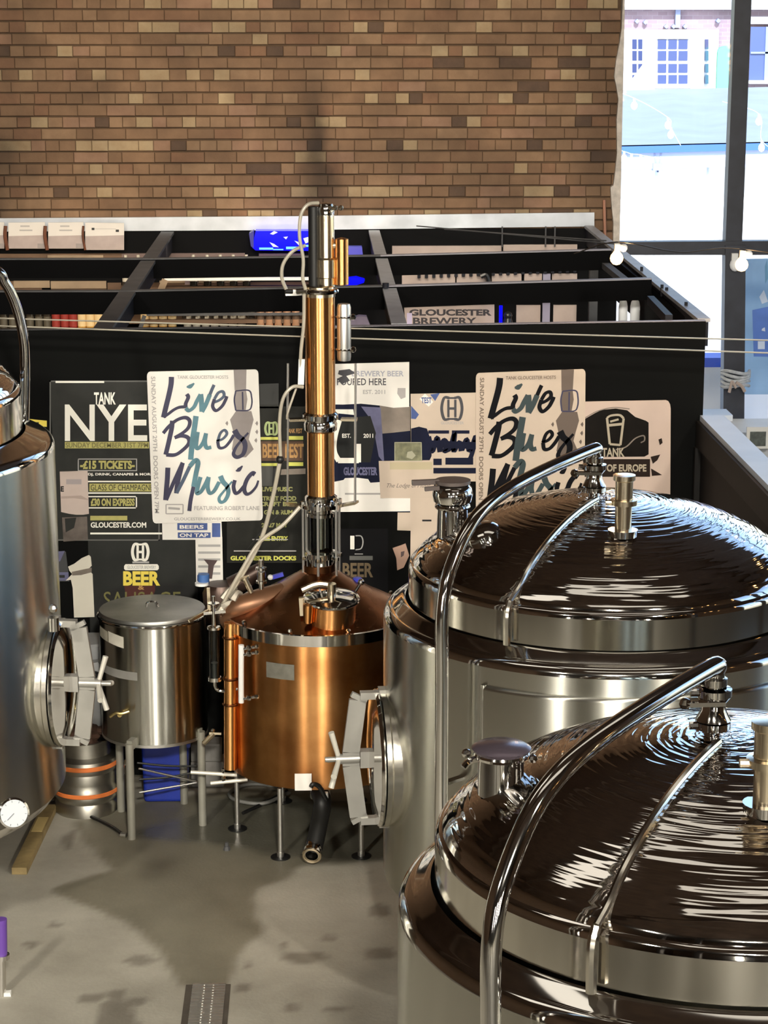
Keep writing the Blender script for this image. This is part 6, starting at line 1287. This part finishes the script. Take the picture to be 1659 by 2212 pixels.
def big_tank(loc, label, rz=0.0, r=.93, zb=.55, zs=1.725, dr=.825, dz=1.885, dh=.31):
    T = empty('brewing_tank', loc, label, 'tank', 'brewing tanks')
    zA = shell_parts(T, r, zb, zs, dr, dz, dh)
    # legs
    for k in range(4):
        a = math.radians(45 + 90 * k); m = MB(); m.cyl((r * .8 * math.cos(a), r * .8 * math.sin(a), 0.02), (r * .8 * math.cos(a), r * .8 * math.sin(a), zb - .05), .05, n=16); lg = m.build('leg', SATIN, T)
        m = MB(); m.cyl((r * .8 * math.cos(a), r * .8 * math.sin(a), 0), (r * .8 * math.cos(a), r * .8 * math.sin(a), .02), .08, n=20); m.build('foot', SATIN, lg)
    # overflow pipe from the crown over the front-left shoulder and down
    dx, dy = -.675, -.745
    pts = [(0, 2.385), (.035, 2.405), (.53, 2.345), (.79, 2.26), (.94, 2.10), (1.0, 1.93), (1.0, 1.6), (1.0, .8)]
    m = MB(); m.tube([Vector((-.05, 0, 2.31))] + [Vector((dx * f - .05, dy * f, z - .012)) for f, z in pts], .027, 16, k=10); m.build('overflow_pipe', POLISH, T)
    m = MB(); m.bar(Vector((dx - .03, dy + .02, 1.2)), Vector((dx + .05, dy + .09, 1.2)), .03, .012); m.build('pipe_bracket', POLISH, T, smooth=False)
    # crown valve and its clamps
    m = MB(); zt = dz + dh - .01; m.cyl((-.05, 0, zt - .03), (-.05, 0, 2.36), .024, n=16); tri_clamp(m, Vector((-.05, 0, 2.225))); tri_clamp(m, Vector((-.05, 0, 2.32))); tri_clamp(m, Vector((-.05, 0, 2.35)), .036); m.lathe([(.05, 0), (.034, .03), (.034, .05), (.05, .07)], 20, (-.05, 0, 2.24)); m.build('crown_valve', POLISH, T)
    m = MB(); m.bar((-.03, -.04, 2.30), (-.14, -.06, 2.305), .03, .012); m.ball((-.14, -.06, 2.305), .018, 8); m.build('valve_lever', POLISH, T)
    # cooling jacket with rolled edges, from the front-left round to the right
    a0, a1 = math.radians(-90 - 37), math.radians(75)
    jk = []; zj0, zj1 = zb + .08, zs - .115
    for i in range(7): t = math.pi / 2 * i / 6; jk.append((r - .004 + .02 * math.sin(t), zj0 + .02 * (1 - math.cos(t))))
    for i in range(7): t = math.pi / 2 * (1 - i / 6); jk.append((r - .004 + .02 * math.sin(t), zj1 - .02 * (1 - math.cos(t))))
    m = MB(); vs = []; n_ = 90
    for rr, z in jk: vs += [(rr * math.cos(a0 + (a1 - a0) * i / n_), rr * math.sin(a0 + (a1 - a0) * i / n_), z) for i in range(n_ + 1)]
    m._add(vs, [(j * (n_ + 1) + i, j * (n_ + 1) + i + 1, (j + 1) * (n_ + 1) + i + 1, (j + 1) * (n_ + 1) + i) for j in range(len(jk) - 1) for i in range(n_)])
    m.cyl(((r + .006) * math.cos(a0), (r + .006) * math.sin(a0), zj0), ((r + .006) * math.cos(a0), (r + .006) * math.sin(a0), zj1), .011, n=12)
    m.build('cooling_jacket', STEEL, T)
    # second fitting, right front of the crown
    qx, qy = .015, -.42; zq = zA(math.hypot(qx, qy))
    m = MB(); m.lathe([(.034, -.02), (.034, .12), (.042, .12), (.042, .135), (.036, .135), (.036, .21), (.045, .215), (.045, .235), (0, .24)], 20, (qx, qy, zq)); tri_clamp(m, Vector((qx, qy, zq + .125)), .055); m.build('pressure_valve', BRASSY, T)
    m = MB(); m.cyl((qx, qy, zq - .015), (qx, qy, zq + .012), .06, n=20); m.build('valve_socket', POLISH, T)
    # weld strap running down the dome
    m = MB(); P = []
    for i in range(12):
        f = .10 + .9 * i / 11; q = Vector((-.46 * f, -.70 * f, 0)); rr = q.length
        P.append(Vector((q.x, q.y, zA(min(rr, dr - .025)) + .006)))
    m.tube(P, .011, 8, k=3); m.tube([P[-1], P[-1] + Vector((-.012, -.02, -.05)), P[-1] + Vector((-.012, -.02, -.17))], .015, 8); m.build('spray_pipe', metal_mat('pipe_steel', (0.74, 0.70, 0.62), 0.16) if 'pipe_steel' not in MATS else MATS['pipe_steel'], T)
    # fill port with cap, left back of the dome
    fx, fy = -.64, .02; zf = zA(math.hypot(fx, fy)) - .03
    m = MB(); m.lathe([(.066, 0), (.063, .12), (.07, .125)], 28, (fx, fy, zf)); fp = m.build('fill_neck', POLISH, T)
    return T, zA, (fx, fy, zf, fp)
RY = 8.85; RX = at(1303, 1305, RY).x
RT, zA, (fx, fy, zf, fp) = big_tank((RX, RY, 0), 'polished steel brewing tank in front of the posters, rear one of the right-hand pair')
RT['label'] = 'polished domed steel brewing tank, the one farther back with the blues poster behind'
# round ball valve cap on the rear tank
m = MB(); m.lathe([(.05, 0), (.078, .015), (.086, .045), (.080, .075), (.065, .09), (.06, .092)], 28, (fx, fy, zf + .135)); m.build('cap_bowl', POLISH, fp)
m = MB(); m.lathe([(.075, 0), (.075, .014), (0, .018)], 28, (fx, fy, zf + .228)); m.build('cap_disc', mat('cap_dark', (0.11, 0.09, 0.085), 0.3, 0.4), fp)
m = MB(); m.bar((fx - .06, fy, zf + .235), (fx - .17, fy - .02, zf + .235), .025, .02); m.bar((fx - .06, fy - .06, zf + .222), (fx - .12, fy - .07, zf + .218), .018, .016); m.build('cap_lever', mat('cap_dark', (0.11, 0.09, 0.085)), fp, smooth=False)
m = MB(); m.ring((fx, fy, zf + .13), (0, 0, 1), .065, .011, 28, 8); m.cyl((fx - .035, fy - .06, zf + .12), (fx - .035, fy - .065, zf - .02), .009, n=8); m.build('clamp_ring', POLISH, fp)
# bull's-eye port on the dome and lower left nozzle
m = MB(); p = Vector((-.53, -.22, zA(.574) - .01)); ax_ = Vector((-.35, -.2, 1)).normalized(); m.lathe([(.075, 0), (.075, .03), (.06, .045), (.03, .055), (0, .057)], 24, p, ax_); m.build('sight_port', POLISH, RT)
manway(RT, .93, math.radians(180 + 5), at(822, 1665, 8.6).z)
# rectangular manway-jacket edge on the shell (weld line)
# ---- front tank: same making, its own fittings
FY = 5.76; FX = at(1566, 1900, FY).x
FT, zA2, (fx, fy, zf, fp) = big_tank((FX, FY, 0), 'polished domed steel brewing tank nearest to us, at the lower right corner')
m = MB(); m.lathe([(.078, .0), (.084, .010), (.07, .018), (0, .024)], 32, (fx, fy, zf + .125)); m.build('cap_disc', mat('cap_violet', (0.10, 0.08, 0.10), 0.22, 0.6), fp)
m = MB(); m.ring((fx, fy, zf + .118), (0, 0, 1), .068, .012, 32, 8); m.tube([Vector((fx - .07, fy - .02, zf + .11)), Vector((fx - .095, fy - .04, zf + .108)), Vector((fx - .11, fy - .05, zf + .095))], .010, 8); m.ball((fx - .10, fy - .03, zf + .13), .014, 8); m.ball((fx + .085, fy - .04, zf + .115), .013, 8); m.build('clamp_ring', POLISH, fp)
# ---- left tank: taller, with gauge
LY = 9.6; LX = at(-410, 1200, LY).x; LR = (115 + 410) / 474.0 * 1.0
LT = empty('brewing_tank', (LX, LY, 0), 'tall polished steel brewing tank cut off by the left edge, with dial gauge', 'tank', 'brewing tanks')
zA3 = shell_parts(LT, LR, .70, 2.30, LR - .14, 2.50, .40)
for k in range(4):
    a = math.radians(45 + 90 * k); m = MB(); m.cyl((LR * .72 * math.cos(a), LR * .72 * math.sin(a), .02), (LR * .72 * math.cos(a), LR * .72 * math.sin(a), .62), .05, n=16); lg = m.build('leg', SATIN, LT)
    m = MB(); m.cyl((LR * .72 * math.cos(a), LR * .72 * math.sin(a), 0), (LR * .72 * math.cos(a), LR * .72 * math.sin(a), .02), .08, n=20); m.build('foot', SATIN, LT if False else lg)
lo = Vector((LX, LY, 0)); LP = lambda px, py, Y: at(px, py, Y) - lo
m = MB(); m.tube([Vector((0, 0, 2.88)), Vector((0, 0, 3.1)), Vector((.35, .1, 3.22)), LP(-30, 575, LY + .25), LP(10, 610, LY + .3), LP(36, 665, LY + .35), LP(51, 730, LY + .38), LP(54, 800, LY + .4), LP(52, 920, LY + .4), LP(52, 960, LY + .4)], .024, 16, k=10); m.build('overflow_pipe', POLISH, LT)
manway(LT, LR, math.radians(-7), at(108, 1505, 9.25).z, rh=.27, rv=.285)
# dial gauge
gp = LP(30, 1757, LY - LR * .86); axg = Vector((.35, -1, .25)).normalized()
m = MB(); m.lathe([(.0, -.16), (.022, -.16), (.022, -.03), (.05, -.03), (.066, -.015), (.066, .0), (.058, .004)], 32, gp, axg); gg = m.build('gauge_case', POLISH, LT)
m = MB(); m.lathe([(.0, .0), (.058, .0)], 32, gp + axg * .001, axg); m.build('gauge_face', mat('gauge_white', (0.52, 0.56, 0.60), 0.45), gg)
_, gu, gv = frame(axg)
m = MB(); m.bar(gp + axg * .004, gp + axg * .004 + gu * .03 + gv * .025, .004, .002)
for k in range(10):
    t = k * .6; dd_ = gu * math.cos(t) + gv * math.sin(t); m.bar(gp + axg * .0035 + dd_ * .046, gp + axg * .0035 + dd_ * .054, .0025, .0015)
m.build('gauge_needle', mat('needle_grey', (0.25, 0.27, 0.3), 0.5), gg, smooth=False)
# small hinge hardware at the top of the door
m = MB(); p = LP(116, 1362, 9.2); m.cyl(p, p + Vector((0, 0, .06)), .025, n=12); m.ball(p + Vector((0, 0, .10)), .02, 8); m.build('hinge_pin', POLISH, LT)
# outlet valve at the lower left edge
VL = empty('outlet_valve', atz(0, 2150, 0), 'chrome outlet valve with purple hose stub at the lower left edge', 'valve'); vo = VL.location.copy(); VY = vo.y
V = lambda px, py: at(px, py, VY) - vo
m = MB(); m.cyl(V(3, 2064), V(2, 1985), .026, n=16); m.build('purple_stub', mat('purple_hose', (0.12, 0.05, 0.30), 0.4), VL)
m = MB(); tri_clamp(m, V(4, 2066), .034); m.cyl(V(3, 2150), V(3, 2060), .02, n=14); m.build('valve_body', POLISH, VL)
m = MB(); m.bar(V(-30, 2150), V(24, 2146), .03, .02); m.build('valve_handle', WHITEP, VL, smooth=False)
m = MB(); m.tube([V(-12, 2196), V(8, 2172), V(22, 2176), V(34, 2180)], .014, 8); m.ball(V(18, 2166), .016, 8); m.build('black_knob', RUBBER, VL)
m = MB(); m.cyl(V(8, 2148), (V(8, 2148).x, 0, 0), .01, n=10); m.build('stand_leg', SATIN, VL)
